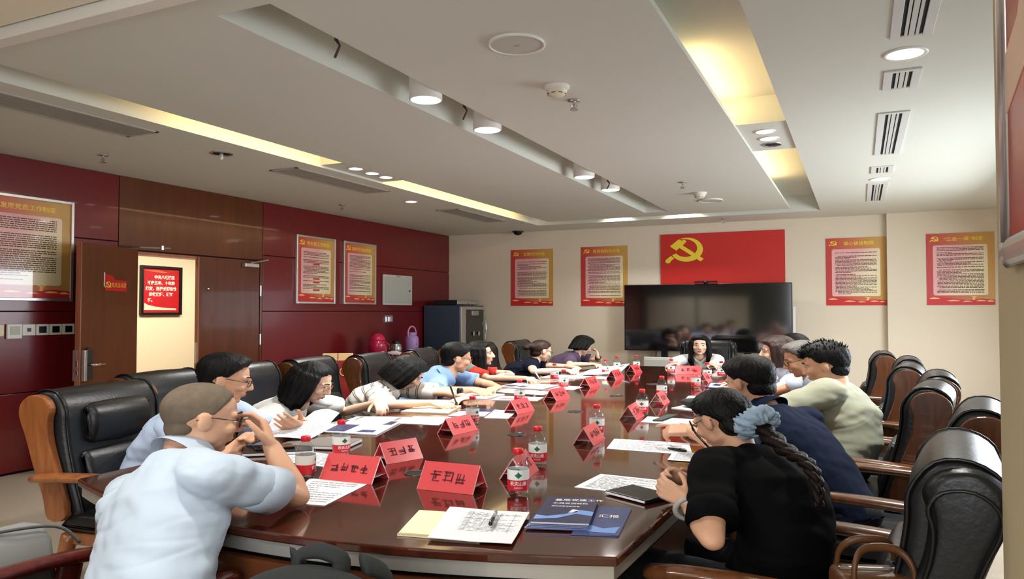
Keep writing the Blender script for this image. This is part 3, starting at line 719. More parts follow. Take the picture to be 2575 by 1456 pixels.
# steel jug
e = empty('steel_jug', (-6.36, 9.46, .781), LW, 'small steel jug with black lid on the sideboard', 'jug')
m = MB(); m.lathe([(.075, 0), (.08, .01), (.082, .10), (.07, .15), (.062, .165)], 24); m.build('body', M_STEEL, e, smooth=True)
m = MB(); m.lathe([(.066, .165), (.066, .20), (.04, .215), (.001, .218)], 20, cap=False); m.build('lid', M_BPL, e, smooth=True)
m = MB(); m.tube([(.07, 0, .17), (.12, 0, .16), (.125, 0, .09), (.082, 0, .04)], .010, 8); m.build('handle', M_BPL, e, smooth=True)
# lilac flask with a big carrying loop
e = empty('lilac_flask', (-6.34, 9.86, .781), LW, 'tall lilac flask with big loop handle on the sideboard', 'flask')
LI = mat('lilac', rgb(176, 140, 200), .4)
m = MB(); m.lathe([(.098, 0), (.105, .01), (.105, .22), (.095, .255), (.06, .28)], 26); m.build('body', LI, e, smooth=True)
m = MB(); m.lathe([(.06, .278), (.06, .315), (.05, .322), (.001, .323)], 20, cap=False); m.build('cap', LI, e, smooth=True)
m = MB(); m.tube([(-.10, 0, .24)] + [(-.115*math.cos(PI*k/10), 0, .30+.115*math.sin(PI*k/10)) for k in range(11)] + [(.10, 0, .24)], .012, 8); m.build('loop_handle', mat('lilac_pink', rgb(224, 150, 190), .4), e, smooth=True)
m = MB()
for (x, z, s_) in ((-.03, .14, .015), (.03, .17, .012), (.02, .10, .018), (-.04, .08, .01)): m.box(x-s_, x+s_, -.108, -.10, z-.004, z+.004)
m.build('printed_marks', mat('mark_purple', rgb(90, 50, 120), .5), e)
# crumpled white tissue pack
m = MB(); rnd = random.Random(4)
m.ell((0, 0, .03), (.12, .08, .035), nu=18, nv=10)
for v in m.v:
    n_ = noise.noise(v*30); v.x += n_*.02; v.z = max(0, v.z + n_*.025)
o = m.build('tissue_pack', mat('tissue_white', rgb(236, 226, 226), .8)); o.location = (-6.2, 9.16, .781); tag(o, 'crumpled white tissue pack in front of the pink thermos', 'tissues')
# red carton and a blue-capped bottle pack on a stool, behind the chairs
e = empty('side_stool', (-5.25, 6.78, 0), 0, 'plain low wooden stool holding a red carton behind the chairs', 'stool')
m = MB(); m.box(-.3, .3, -.26, .26, .42, .46); m.build('top', WD, e, bevel=.006)
for sx in (-1, 1):
    for sy in (-1, 1):
        m = MB(); m.box(sx*.25-.025, sx*.25+.025, sy*.21-.025, sy*.21+.025, 0, .42); m.build('leg', WD, e)
e = empty('red_carton', (-5.32, 6.76, .461), math.radians(35), 'red printed cardboard carton with brown open flaps behind the chairs', 'carton')
m = MB(); m.box(-.17, .17, -.15, .15, 0, .42); m.build('box', mat('carton_red', rgb(136, 26, 24), .6), e, bevel=.003)
m = MB(); m.box(.171, .175, -.148, .148, .0, .42); m.build('side_panel', mat('carton_brown', rgb(168, 138, 96), .8), e)
for (x0, x1) in ((-.165, -.005), (.005, .165)):
    m = MB(); m.box(x0, x1, -.01, .002, 0, .09, Matrix.Translation((0, -.14, .42)) @ Matrix.Rotation(-.5, 4, 'X')); m.build('flap', mat('carton_brown', rgb(168, 138, 96), .8), e)
m = MB(); m.tube([(.07+.045*math.cos(2*PI*k/18), -.152, .30+.045*math.sin(2*PI*k/18)) for k in range(18)], .005, 6, closed=True); m.build('ring_mark', M_GOLD, e)
e = empty('blue_carton', (-4.95, 6.66, .461), math.radians(20), 'small blue and white pack beside the red carton', 'carton')
m = MB(); m.box(-.09, .09, -.08, .08, 0, .14); m.build('pack', mat('pack_blue', rgb(36, 60, 150), .5), e, bevel=.006)
m = MB(); m.prism([(-.09, 0), (.09, 0), (0, .06)], -.06, .06, M=Matrix.Translation((0, 0, .14)) @ UPRIGHT); m.build('gable_top', M_WPL, e)
m = MB(); m.box(-.091, .091, -.082, -.079, .03, .06); m.build('white_stripe', M_WPL, e)
# ------------------------------------------------------------------ conference table
M_TABLE = wood('table_veneer', rgb(54, 22, 14), rgb(80, 37, 24), 0.10, coat=0.7, scale=2.2, stretch=(6, .7, 6))
M_TBASE = wood('table_base_veneer', rgb(84, 44, 26), rgb(112, 64, 40), 0.3, coat=0.2, scale=2.5, stretch=(4, 4, .5))
M_BAND2 = mat('table_silver_band', rgb(186, 184, 178), .35, metal=.6)
ZTAB = .75
TCX = -1.75
def boat(inset=0.0):
    pts = []
    hw = lambda t: 1.135 + .085*math.sin(PI*t) - inset
    y0, y1 = 2.0+inset, 8.92-inset
    n = 20
    for k in range(n+1):                       # near end, left to right
        u = -1 + 2*k/n; pts.append((TCX+u*hw(0), y0 - .235*(1-u*u)))
    for k in range(1, n): t = k/n; pts.append((TCX+hw(t), y0+(y1-y0)*t))
    for k in range(n+1):
        u = 1 - 2*k/n; pts.append((TCX+u*hw(0), y1 + .235*(1-u*u)))
    for k in range(1, n): t = 1-k/n; pts.append((TCX-hw(t), y0+(y1-y0)*t))
    return pts
tb = empty('conference_table', (TCX, 5.4, 0), 0, 'long glossy dark red-brown boat-shaped conference table with silver edge band', 'table')
def tpart(name, inset, z0, z1, m, bevel=.0):
    q = MB(); q.prism([(x-TCX, y-5.4) for x, y in boat(inset)], z0, z1); return q.build(name, m, tb, bevel=bevel, ang=60)
tpart('tabletop', 0, .722, ZTAB, M_TABLE, .006)
tpart('edge_band', .012, .678, .722, M_BAND2, .002)
tpart('underframe', .06, .62, .678, M_BPL)
q = MB()
for (x0, x1, y0, y1) in ((-.92, -.86, -3.3, 3.3), (.86, .92, -3.3, 3.3)): q = MB(); q.box(x0, x1, y0, y1, .04, .62); q.build('side_panel', M_TBASE, tb)
for sg in (-1, 1):
    pts_ = [(u*.98, 3.53*sg + sg*.20*(1-u*u) - sg*.10) for u in [-1 + k/8 for k in range(17)]]
    q = MB(); q.prism(pts_ + [(x, y - sg*.03) for x, y in reversed(pts_)], .04, .66); q.build('end_panel', M_TBASE, tb)
q = MB(); q.box(-.9, .9, -3.3, 3.3, .0, .05); q.build('plinth', M_BPL, tb)
for k, (gx, gy) in enumerate(((-1.69, 2.67), (-1.72, 3.74), (-1.75, 4.76), (-1.78, 5.79), (-1.76, 6.85))):
    q = MB(); q.lathe([(.055, .0), (.055, .003), (.048, .004), (.046, .001)], 24, (gx-TCX, gy-5.4, ZTAB), cap=False); g = q.build('grommet_ring', mat('grommet_dark', rgb(60, 56, 52), .3, metal=.6), tb, smooth=True)
    q = MB(); q.lathe([(.047, .0005), (.001, .0008)], 24, (gx-TCX, gy-5.4, ZTAB), cap=False); q.build('grommet_hole', M_DARK, g)

# ------------------------------------------------------------------ leather conference chairs
M_LEATHER = mat('black_leather', rgb(24, 25, 27), .36, spec=.5, bump=.12, bscale=55)
M_PIPE = mat('leather_piping', rgb(14, 14, 15), .3)
WOODS = {'oak': wood('chair_oak', rgb(126, 72, 36), rgb(160, 98, 54), .3, coat=.4, scale=4, stretch=(6, 6, 1.2)),
         'walnut': wood('chair_walnut', rgb(82, 46, 22), rgb(112, 66, 35), .25, coat=.5, scale=4, stretch=(6, 6, 1.2)),
         'red': wood('chair_redwood', rgb(72, 22, 18), rgb(98, 34, 28), .25, coat=.5, scale=4, stretch=(6, 6, 1.2))}
def catmull(pts, n=6):
    P = [Vector(p) for p in pts]; out = []
    for i in range(len(P)-1):
        a, b_, c_, d_ = P[max(i-1, 0)], P[i], P[i+1], P[min(i+2, len(P)-1)]
        for k in range(n):
            t = k/n; out.append(.5*((2*b_) + (c_-a)*t + (2*a-5*b_+4*c_-d_)*t*t + (3*b_-a-3*c_+d_)*t**3))
    out.append(P[-1]); return out
def pad(prof, x0, x1, r=.035, n=5):
    """closed profile (y, z) swept along x with puffed, rounded ends"""
    mb = MB(); cy = sum(p[0] for p in prof)/len(prof); cz = sum(p[1] for p in prof)/len(prof)
    # offset inward along normals for end rounding
    m = len(prof); nrm = []
    for i in range(m):
        t = Vector(prof[(i+1) % m]) - Vector(prof[i-1]); nv = Vector((t.y, -t.x)); nv.normalize() if nv.length else None
        if (Vector(prof[i]) - Vector((cy, cz))).dot(nv) < 0 and False: nv = -nv
        nrm.append(nv)
    area_ = sum(prof[i][0]*prof[(i+1) % m][1]-prof[(i+1) % m][0]*prof[i][1] for i in range(m))
    sg = 1 if area_ > 0 else -1
    R = []
    st = []
    for k in range(n+1): a = PI/2*k/n; st.append((x0 + r*(1-math.sin(a)), r*(1-math.cos(a)) if False else r*(1-math.sin(PI/2*k/n))))
    xs = []
    for k in range(n+1):
        a = PI/2*k/n; xs.append((x0 + r*(1-math.cos(a)), r*(1-math.sin(a))))
    xs += [((x0+x1)/2, -.006)]
    for k in range(n, -1, -1):
        a = PI/2*k/n; xs.append((x1 - r*(1-math.cos(a)), r*(1-math.sin(a))))
    for x, off in xs:
        R.append([Vector((x, p[0]-sg*nv.x*off, p[1]-sg*nv.y*off)) for p, nv in zip(prof, nrm)])
    mb.rings(R); return mb
def smooth_closed(pts, n=4):
    P = [Vector((p[0], p[1], 0)) for p in pts]; m = len(P); out = []
    for i in range(m):
        a, b_, c_, d_ = P[i-1], P[i], P[(i+1) % m], P[(i+2) % m]
        for k in range(n):
            t = k/n; q = .5*((2*b_) + (c_-a)*t + (2*a-5*b_+4*c_-d_)*t*t + (3*b_-a-3*c_+d_)*t**3); out.append((q.x, q.y))
    return out
def chair_meshes(style, wood_m, pillow=False):
    D = []
    # backrest: front side, up over the rolled top, down the back
    prof = smooth_closed([(-.17, .44), (-.20, .60), (-.235, .78), (-.25, .90), (-.255, .99), (-.30, 1.075), (-.365, 1.085), (-.415, 1.04), (-.42, .97), (-.385, .88), (-.345, .72), (-.30, .56), (-.27, .44)], 3)
    hw = .255 if style == 'wood' else .27
    D.append(('backrest', pad(prof, -hw, hw, .03).wide().mesh('backrest', M_LEATHER, smooth=True), []))
    pp = smooth_closed([(-.225, .80), (-.205, .84), (-.195, .90), (-.205, .965), (-.245, 1.01), (-.27, .93), (-.25, .83)], 3)
    if pillow: D.append(('head_cushion', pad(pp, -.165, .165, .035).wide().mesh('head_cushion', M_LEATHER, smooth=True), []))
    lum = smooth_closed([(-.165, .47), (-.155, .53), (-.165, .62), (-.205, .76), (-.24, .74), (-.20, .56), (-.19, .47)], 3)
    D.append(('lumbar_pad', pad(lum, -.20, .20, .03).wide().mesh('lumbar_pad', M_LEATHER, smooth=True), []))
    sp = smooth_closed([(-.22, .37), (.24, .36), (.28, .40), (.275, .46), (.20, .485), (-.0, .475), (-.20, .47), (-.25, .43)], 3)
    D.append(('seat', pad(sp, -.265, .265, .035).wide().mesh('seat', M_LEATHER, smooth=True), []))
    m = MB(); m.box(-.26, .26, -.24, .25, .31, .37); D.append(('seat_frame', m.wide().mesh('seat_frame', wood_m, bevel=.006), []))
    for s in (-1, 1):
        # side rail following the backrest with a scroll at the top
        x0, x1 = (.258, .292)
        out = smooth_closed([(-.205, .46), (-.245, .66), (-.285, .82), (-.295, .93), (-.285, 1.0), (-.315, 1.055), (-.375, 1.065), (-.42, 1.02), (-.425, .95), (-.395, .85), (-.355, .70), (-.31, .55), (-.285, .44)], 3)
        if style == 'wood':
            m = MB(); m.prism(out, x0, x1, M=Matrix(((0, 0, s, 0), (1, 0, 0, 0), (0, 1, 0, 0), (0, 0, 0, 1))))
            D.append(('side_rail', m.wide().mesh('side_rail', wood_m, bevel=.006, ang=50), []))
        else:
            m = pad(out, .25, .315, .022)
            for p in m.v: p.x *= s
            D.append(('side_bolster', m.wide().mesh('side_bolster', M_LEATHER, smooth=True), []))
        # piping loops
        loop = [Vector((s*(.318 if style != 'wood' else .250), p[0]*.86-.045, p[1]*.86+.10)) for p in out]
        if style != 'wood':
            m = MB(); m.tube(loop, .005, 6, closed=True); D.append(('piping', m.wide().mesh('piping', M_PIPE, smooth=True), []))
        ed = [Vector((s*(hw-.012), p[0], p[1])) for p in prof]
        m = MB(); m.tube(ed, .006, 6, closed=True); D.append(('piping', m.wide().mesh('piping', M_PIPE, smooth=True), []))
        # armrest, its front post, legs
        arm = catmull([(s*.315, -.31, .655), (s*.318, -.15, .668), (s*.318, .05, .672), (s*.312, .20, .662), (s*.305, .285, .645)], 4)
        m = MB(); m.tube(arm, .030, 10, flat=(1.4, .78), up=(0, 0, 1)); D.append(('armrest', m.wide().mesh('armrest', wood_m, smooth=True), []))
        post = catmull([(s*.312, .21, .65), (s*.308, .19, .55), (s*.296, .14, .42), (s*.285, .13, .33)], 4)
        m = MB(); m.tube(post, [.024]*len(post), 8, flat=(.9, 1.5), up=(0, 1, 0)); D.append(('arm_post', m.wide().mesh('arm_post', wood_m, smooth=True), []))
        m = MB(); m.tube(catmull([(s*.27, .21, .36), (s*.275, .22, .2), (s*.28, .25, .0)], 3), [.03, .03, .028, .026, .024, .022, .02], 8); D.append(('leg', m.wide().mesh('leg', wood_m, smooth=True), []))
        m = MB(); m.tube(catmull([(s*.25, -.22, .36), (s*.26, -.25, .2), (s*.27, -.33, .0)], 3), [.03, .03, .028, .026, .024, .022, .02], 8); D.append(('leg', m.wide().mesh('leg', wood_m, smooth=True), []))
    return D
CZ = .955
CH = {k: chair_meshes(*k2) for k, k2 in {'oak': ('wood', WOODS['oak'], True), 'walnut': ('wood', WOODS['walnut']), 'red': ('wood', WOODS['red']), 'leather': ('leather', WOODS['walnut'])}.items()}
def chair(kind, x, y, face, label, grp='leather conference chairs round the table', wx=.86):
    e = empty('conference_chair', (x, y, 0), math.radians(face-90), label, 'chair', grp)
    for nm, me, _ in CH[kind]: link(nm, me, e)
    e.scale = (wx, 1, CZ)
    return e
# face: heading in degrees, 0 = towards the window side (+x), 90 = towards the far wall
OAK = chair('oak', -3.27, 2.76, 10, 'black leather armchair with light wood frame at far left, before the red wall', wx=.95)
chair('red', -2.03, 1.33, 92, 'dark red-framed chair of the man in the pale shirt, a jacket over its arm', wx=.70)
chair('walnut', -3.72, 3.50, 8, 'black leather chair behind the man in the blue shirt with the paper')
chair('walnut', -3.74, 4.28, 8, 'black leather chair behind the woman in the white T-shirt')
chair('walnut', -3.76, 5.02, 8, 'black leather chair between the white T-shirt woman and the striped polo woman')
chair('walnut', -3.68, 5.78, 12, 'black leather chair behind the woman in the striped polo')
chair('walnut', -3.74, 6.75, 12, 'black leather chair behind the man in the light blue polo')
chair('walnut', -3.80, 7.55, 18, 'black leather chair behind the woman in the red and teal top, leaning back')
chair('red', -3.80, 8.32, 12, 'dark red-brown chair behind the woman with hair in a bun')
chair('walnut', -3.72, 9.15, 5, 'black leather chair behind the woman in the purple shirt')
chair('leather', -1.86, 9.80, 270, 'black leather chair of the woman in white at the head of the table')
chair('leather', -.19, 2.62, 174, 'large black leather chair at right front with piped side bolsters and a bag')
chair('walnut', .02, 3.80, 172, 'black leather chair right behind the man in the navy polo')
chair('walnut', -.10, 4.70, 172, 'black leather chair behind the man in the sage T-shirt')
chair('walnut', .0, 5.50, 176, 'black leather chair fourth from the front on the right side')
chair('walnut', -.13, 6.28, 174, 'black leather chair fifth from the front on right side, wooden side showing')
chair('walnut', -.08, 7.15, 178, 'black leather chair sixth from the front on the right side')
chair('walnut', -.25, 8.0, 180, 'black leather chair at the far end of the right side')
m = MB(); m.box(.31*W, .345*W, .155*W, .20*W, .585, .605); m.build('yellow_sticker', mat('sticker_yellow', rgb(236, 206, 40), .5), OAK)
# ------------------------------------------------------------------ things on the table
M_PAPER = mat('paper_white', rgb(236, 237, 240), .7, spec=.2)
M_PAPERC = mat('paper_cream', rgb(240, 230, 196), .7, spec=.2)
M_INK = mat('ink_grey', rgb(150, 152, 160), .8)
M_INKD = mat('ink_dark', rgb(70, 74, 88), .8)
M_BLUEP = mat('brochure_blue', rgb(44, 62, 122), .25, coat=.3, var=.55, vscale=7)
M_NAVY = mat('brochure_navy', rgb(30, 40, 84), .25, coat=.3)
ZT0 = ZTAB + .0008
def lerp(a, b_, t): return a + (b_-a)*t
class Sheet:
    """a sheet given by its four corners (near-left, near-right, far-right, far-left) on the table"""
    def __init__(s, name, corners, z, m, label, cat='paper', thick=.0014, curl=.0, group=None, seed=0, n=8, lift=None):
        rnd = random.Random(seed); C4 = [Vector((p[0], p[1], 0)) for p in corners]
        s.c = sum(C4, Vector())/4; s.z = z; s.C = C4; s.thick = thick
        if lift is None: lift = (0, 0, 0, 0)
        s.lift = lift; s.curl = curl; s.ph = rnd.uniform(0, 6)
        e = tag(bpy.data.objects.new(name, None), label, cat, group); COL.objects.link(e); e.location = (s.c.x, s.c.y, z); s.e = e; e.empty_display_size = .03
        mb = MB(); top = []; bot = []
        for j in range(n+1):
            for i in range(n+1):
                p = s.at(i/n, j/n); top.append(p + Vector((0, 0, thick))); bot.append(p)
        N = (n+1)*(n+1); vs = top+bot; fs = []
        for j in range(n):
            for i in range(n):
                a = j*(n+1)+i; fs.append((a, a+1, a+n+2, a+n+1)); fs.append((N+a, N+a+n+1, N+a+n+2, N+a+1))
        for i in range(n):
            a = i; fs.append((a+1, a, N+a, N+a+1)); a = n*(n+1)+i; fs.append((a, a+1, N+a+1, N+a))
            a = i*(n+1); fs.append((a, a+n+1, N+a+n+1, N+a)); a = i*(n+1)+n; fs.append((a+n+1, a, N+a, N+a+n+1))
        mb.add(vs, fs); s.o = mb.build('sheet', m, e, smooth=False)
    def at(s, u, v):
        a, b_, c_, d_ = s.C; p = lerp(lerp(a, b_, u), lerp(d_, c_, u), v) - s.c
        l0 = lerp(lerp(s.lift[0], s.lift[1], u), lerp(s.lift[3], s.lift[2], u), v)
        p.z = l0*1.0 + s.curl*(abs(math.sin(3.1*u+s.ph))*abs(math.sin(2.6*v+s.ph*1.7))) ; return p
    def lines(s, n=14, m=None, u0=.1, u1=.9, v0=.08, v1=.92, seed=1, wd=.3, axis='u', short=.25, name='text_lines', group=None):
        rnd = random.Random(seed); mb = MB(); dz = s.thick + .0006
        for k in range(n):
            v = v0 + (v1-v0)*(k+.5)/n; h = (v1-v0)/n*wd/2; u = u0; ue = u1 if rnd.random() > short else lerp(u0, u1, rnd.uniform(.3, .8))
            while u < ue:
                q = min(u + rnd.uniform(.03, .14), ue)
                P = [(u, v-h), (q, v-h), (q, v+h), (u, v+h)]
                mb.quad(*[s.at(*( p_ if axis == 'u' else (p_[1], p_[0]))) + Vector((0, 0, dz)) for p_ in P]); u = q + rnd.uniform(.008, .03)
        o = mb.build(name, m or M_INK, s.e, recalc=False); o['kind'] = 'stuff'; return s
    def patch(s, name, poly, m, dz=.0006):
        mb = MB(); mb.add([s.at(*p) + Vector((0, 0, s.thick+dz)) for p in poly], [tuple(range(len(poly)))]); mb.build(name, m, s.e, recalc=False); return s
    def text(s, body, u, v, size, m, squeeze=1.0):
        """text laid on the sheet, its baseline along u"""
        d = (s.at(.6, .5)-s.at(.4, .5)); up = s.at(.5, .6)-s.at(.5, .4)
        X = d.normalized(); Z = X.cross(up).normalized(); Y = Z.cross(X)
        M = Matrix(((X.x, Y.x, Z.x, 0), (X.y, Y.y, Z.y, 0), (X.z, Y.z, Z.z, 0), (0, 0, 0, 1))); M.translation = s.at(u, v) + Vector((0, 0, s.thick+.001))
        text_on('lettering', body, size, m, s.e, M, depth=.0002, squeeze=squeeze, align='LEFT'); return s

# ---- foreground: notebook, printed sheets, pen, blue brochures
Sheet('notebook', [(-1.275, 1.905), (-1.02, 1.955), (-1.10, 2.22), (-1.36, 2.165)], ZT0, M_PAPERC, 'cream notebook page under white sheets at the near table edge', 'notebook', .006).patch('cover_edge', [(0, 0), (1, 0), (1, .05), (0, .05)], mat('notebook_tan', rgb(186, 160, 96), .6))
S = Sheet('printed_sheets', [(-1.165, 1.90), (-.915, 1.955), (-1.0, 2.275), (-1.275, 2.225)], ZT0+.0068, M_PAPER, 'white printed form sheets with a pen on top, near table edge', 'paper', .002, curl=.004, seed=3)
S.lines(16, M_INK, .28, .92, .28, .90, 3, .2, short=.6); S.lines(4, M_INK, .25, .95, .3, .9, 5, .04, short=0, name='table_rules'); S.lines(4, M_INK, .3, .9, .25, .95, 6, .03, axis='v', short=0, name='table_rules')
def pen(name, p0, p1, label, body, capm, r=.006):
    p0, p1 = Vector(p0), Vector(p1); c = (p0+p1)/2
    e = tag(bpy.data.objects.new(name, None), label, 'pen', None); COL.objects.link(e); e.location = c; e.empty_display_size = .02
    a, b_ = p0-c, p1-c
    m = MB(); m.tube([a, lerp(a, b_, .12), lerp(a, b_, .6)], [r*.45, r, r], 10); m.build('barrel', body, e, smooth=True)
    m = MB(); m.tube([lerp(a, b_, .6), lerp(a, b_, .97), b_], [r*1.18, r*1.15, r*.8], 10); k = m.build('cap', capm, e, smooth=True)
    m = MB(); m.tube([lerp(a, b_, .64)+Vector((0, 0, r*1.5)), lerp(a, b_, .95)+Vector((0, 0, r*1.6)), lerp(a, b_, .97)+Vector((0, 0, r*.8))], r*.28, 6); m.build('clip', M_STEEL, e)
    return e
pen('pen', (-1.085, 2.20, .776), (-1.035, 2.055, .776), 'black and clear gel pen lying on the white form sheets', mat('pen_clear_grey', rgb(150, 150, 150), .2), M_BPL)
S = Sheet('blue_brochure', [(-.80, 2.135), (-.665, 2.18), (-.715, 2.50), (-.86, 2.47)], ZT0, M_BLUEP, 'blue brochure half under the stack of blue brochures', 'brochure', .004, seed=4)
S.text('汇报', .35, .62, .035, M_PRINTW); S.patch('swirl', [(.1, .1), (.9, .05), (.95, .28), (.6, .2), (.3, .3)], mat('brochure_light', rgb(120, 160, 226), .4))
for k in range(4):
    S = Sheet('blue_brochure', [(-.95+.004*k, 2.120+.006*k), (-.765, 2.180+.004*k), (-.85+.002*k, 2.535), (-1.015, 2.475)], ZT0+.0046+.0035*k, M_NAVY if k == 3 else M_BLUEP, ['lowest of the four stacked blue brochures on the near right table', 'second blue brochure from the bottom of the stack', 'third blue brochure from the bottom of the stack', 'topmost blue brochure with white title, on the stack'][k], 'brochure', .003, seed=10+k, group='stack of blue brochures')
    S.patch('lower_stripe', [(0, 0), (1, 0), (1, .05), (0, .05)], mat('brochure_grey', rgb(170, 180, 205), .4))
    if k == 3:
        S.text('基层党建工作', .18, .86, .028, M_PRINTW, 1.0).text('汇报交流材料', .18, .73, .020, M_PRINTW).text('深化改革创新发展', .18, .62, .012, M_PRINTW)
        S.patch('swirl', [(.0, .15), (.4, .2), (.7, .36), (1, .3), (1, .45), (.75, .5), (.5, .34), (.2, .26), (0, .3)], mat('brochure_light', rgb(120, 160, 226), .4)).patch('glow', [(.55, .4), (.7, .42), (.72, .5), (.6, .52)], M_PAPER)
# ---- right side papers
Sheet('printed_sheet', [(-1.005, 2.715), (-.70, 2.70), (-.70, 2.97), (-.985, 2.98)], ZT0, M_PAPER, 'white printed sheet in front of the woman in black', seed=21).lines(12, M_INK, seed=2)
e = empty('tablet_case', (-.742, 2.685, ZT0+.002), math.radians(-26), 'flat black folio case lying before the clasped hands', 'tablet')
m = MB(); m.box(-.098, .098, -.075, .075, 0, .014); m.build('cover', M_BPL, e, bevel=.004)
m = MB(); m.box(-.094, .094, -.077, -.072, .003, .010); m.build('page_edge', M_PAPER, e)
Sheet('printed_sheet', [(-1.14, 3.54), (-.72, 3.55), (-.80, 3.86), (-1.19, 3.83)], ZT0, M_PAPER, 'white printed sheet in front of the man in the navy polo', seed=22).lines(12, M_INK, seed=3)
Sheet('printed_sheet', [(-.80, 3.38), (-.58, 3.40), (-.60, 3.62), (-.82, 3.58)], ZT0+.002, M_PAPER, 'small white sheet under the forearm of the man in navy', seed=23).lines(10, M_INK, seed=4)
pen('pen', (-.86, 3.64, .760), (-.76, 3.60, .760), 'black pen on the sheet before the man in navy', M_BPL, M_BPL)
Sheet('blank_sheet', [(-1.22, 4.47), (-.88, 4.48), (-.90, 4.72), (-1.245, 4.73)], ZT0, M_PAPER, 'blank white sheet beyond the pen of the man in navy', seed=24)
Sheet('white_pad', [(-1.20, 5.20), (-.93, 5.08), (-.86, 5.42), (-1.12, 5.52)], ZT0, M_PAPER, 'white pad under the dark glasses pouch on right', 'notepad', .004, seed=25)
m = MB(); m.ell((0, 0, .032), (.15, .07, .034), nu=20, nv=10); m.ell((.10, -.02, .03), (.06, .05, .03))
e = empty('glasses_pouch', (-1.03, 5.26, ZT0+.005), math.radians(-28), 'soft black pouch with a lime green side, on a white pad', 'pouch')
m.build('pouch', mat('pouch_black', rgb(16, 16, 18), .7), e, smooth=True)
m = MB(); m.ell((.05, .058, .045), (.09, .03, .022)); m.build('green_side', mat('lime_green', rgb(150, 180, 70), .5), e, smooth=True)
Sheet('printed_sheet', [(-1.22, 5.72), (-.80, 5.72), (-.82, 6.02), (-1.25, 6.02)], ZT0, M_PAPER, 'white sheet in front of the man in the sage T-shirt, nearer one', seed=26).lines(9, M_INK, seed=5)
Sheet('printed_sheet', [(-1.15, 6.15), (-.75, 6.15), (-.78, 6.45), (-1.18, 6.45)], ZT0, M_PAPER, 'white sheet in front of the old man with grey hair, farther one', seed=27).lines(9, M_INK, seed=6)
for k in range(2):
    S = Sheet('brochure', [(-1.25+.03*k, 6.72), (-.80, 6.70+.03*k), (-.82, 7.05), (-1.26, 7.08)], ZT0+.006*k, M_PAPER if k else M_NAVY, ['dark brochure under the white one near the far bottles', 'white brochure with a blue picture near the far bottles'][k], 'brochure', .006, seed=28+k)
    if k: S.patch('picture', [(.05, .3), (.45, .2), (.5, .8), (.1, .9)], M_BLUEP)
# ---- left side papers
Sheet('printed_sheet', [(-1.855, 2.06), (-1.70, 2.09), (-1.76, 2.43), (-2.03, 2.40)], ZT0, M_PAPER, 'white form sheet before the bald-cropped man at the near end', seed=31).lines(10, M_INK, seed=8, short=.1)
Sheet('printed_sheet', [(-2.42, 2.62), (-2.0, 2.60), (-2.02, 2.82), (-2.50, 2.86)], ZT0, M_PAPER, 'white sheet lying behind the two left front bottles', seed=32).lines(9, M_INK, seed=9)
e = empty('dark_folder', (-2.56, 2.80, ZT0), math.radians(40), 'closed dark notebook with a phone on it, left front table', 'notebook')
m = MB(); m.box(-.16, .16, -.11, .11, 0, .018); m.build('cover', M_BPL, e, bevel=.004)
m = MB(); m.box(-.158, .163, -.112, .108, .004, .014); m.build('pages', M_PAPER, e)
e = empty('phone', (-2.57, 2.78, ZT0+.0185), math.radians(50), 'black smartphone lying on the closed dark notebook', 'phone')
m = MB(); m.box(-.09, .09, -.05, .05, 0, .010); m.build('body', M_BPL, e, bevel=.003)
m = MB(); m.box(-.085, .085, -.046, .046, .010, .0106); m.build('screen', mat('phone_glass', rgb(14, 15, 18), .05, coat=1.0), e)
e = empty('grey_notebook', (-2.48, 3.02, ZT0), math.radians(15), 'grey closed notebook on the table in front of the white brochure', 'notebook')
m = MB(); m.box(-.17, .17, -.12, .12, 0, .02); m.build('cover', mat('notebook_grey', rgb(120, 112, 106), .5), e, bevel=.004)
m = MB(); m.box(-.165, .172, -.123, .115, .005, .015); m.build('pages', M_PAPER, e)
S = Sheet('open_magazine', [(-2.78, 3.32), (-2.40, 3.38), (-2.60, 4.02), (-2.92, 3.90)], ZT0, M_PAPER, 'open magazine with blue and grey pictures by the woman in white T-shirt', 'magazine', .006, curl=.003, seed=33)
S.patch('picture', [(.02, .05), (.45, .05), (.45, .45), (.02, .45)], M_BLUEP).patch('picture', [(.02, .5), (.95, .5), (.95, .72), (.02, .72)], M_NAVY).patch('picture', [(.1, .75), (.9, .75), (.9, .97), (.1, .97)], mat('photo_grey', rgb(110, 112, 112), .4, var=.5, vscale=12)).patch('picture', [(.62, .06), (.9, .08), (.88, .2), (.66, .2)], M_BLUEP)
S.lines(8, M_INK, .5, .95, .22, .46, 4, .3)
Sheet('printed_sheet', [(-2.55, 3.80), (-2.28, 3.84), (-2.36, 4.16), (-2.62, 4.10)], ZT0, M_PAPER, 'white sheet beside the open magazine, toward the table middle', seed=34).lines(8, M_INK, seed=12)
S = Sheet('cream_pad', [(-2.80, 4.22), (-2.47, 4.28), (-2.58, 4.66), (-2.86, 4.60)], ZT0, M_PAPERC, 'cream writing pad of the woman in the striped polo', 'notepad', .008, seed=35)
S = Sheet('brochure', [(-2.42, 4.20), (-2.20, 4.28), (-2.30, 4.64), (-2.50, 4.58)], ZT0, M_PAPER, 'white brochure with dark blue band beside the cream pad', 'brochure', .003, seed=36); S.patch('band', [(0, .55), (1, .55), (1, 1), (0, 1)], M_NAVY)
Sheet('printed_sheet', [(-2.17, 4.22), (-2.02, 4.26), (-2.12, 4.62), (-2.28, 4.60)], ZT0, M_PAPER, 'white sheet behind the bottle next to the striped-polo woman', seed=37)
S = Sheet('white_pad', [(-2.96, 5.06), (-2.62, 5.12), (-2.62, 5.46), (-2.92, 5.42)], ZT0, M_PAPER, 'white notepad in a dark cover under the hands of the light blue polo man', 'notepad', .008, seed=38)
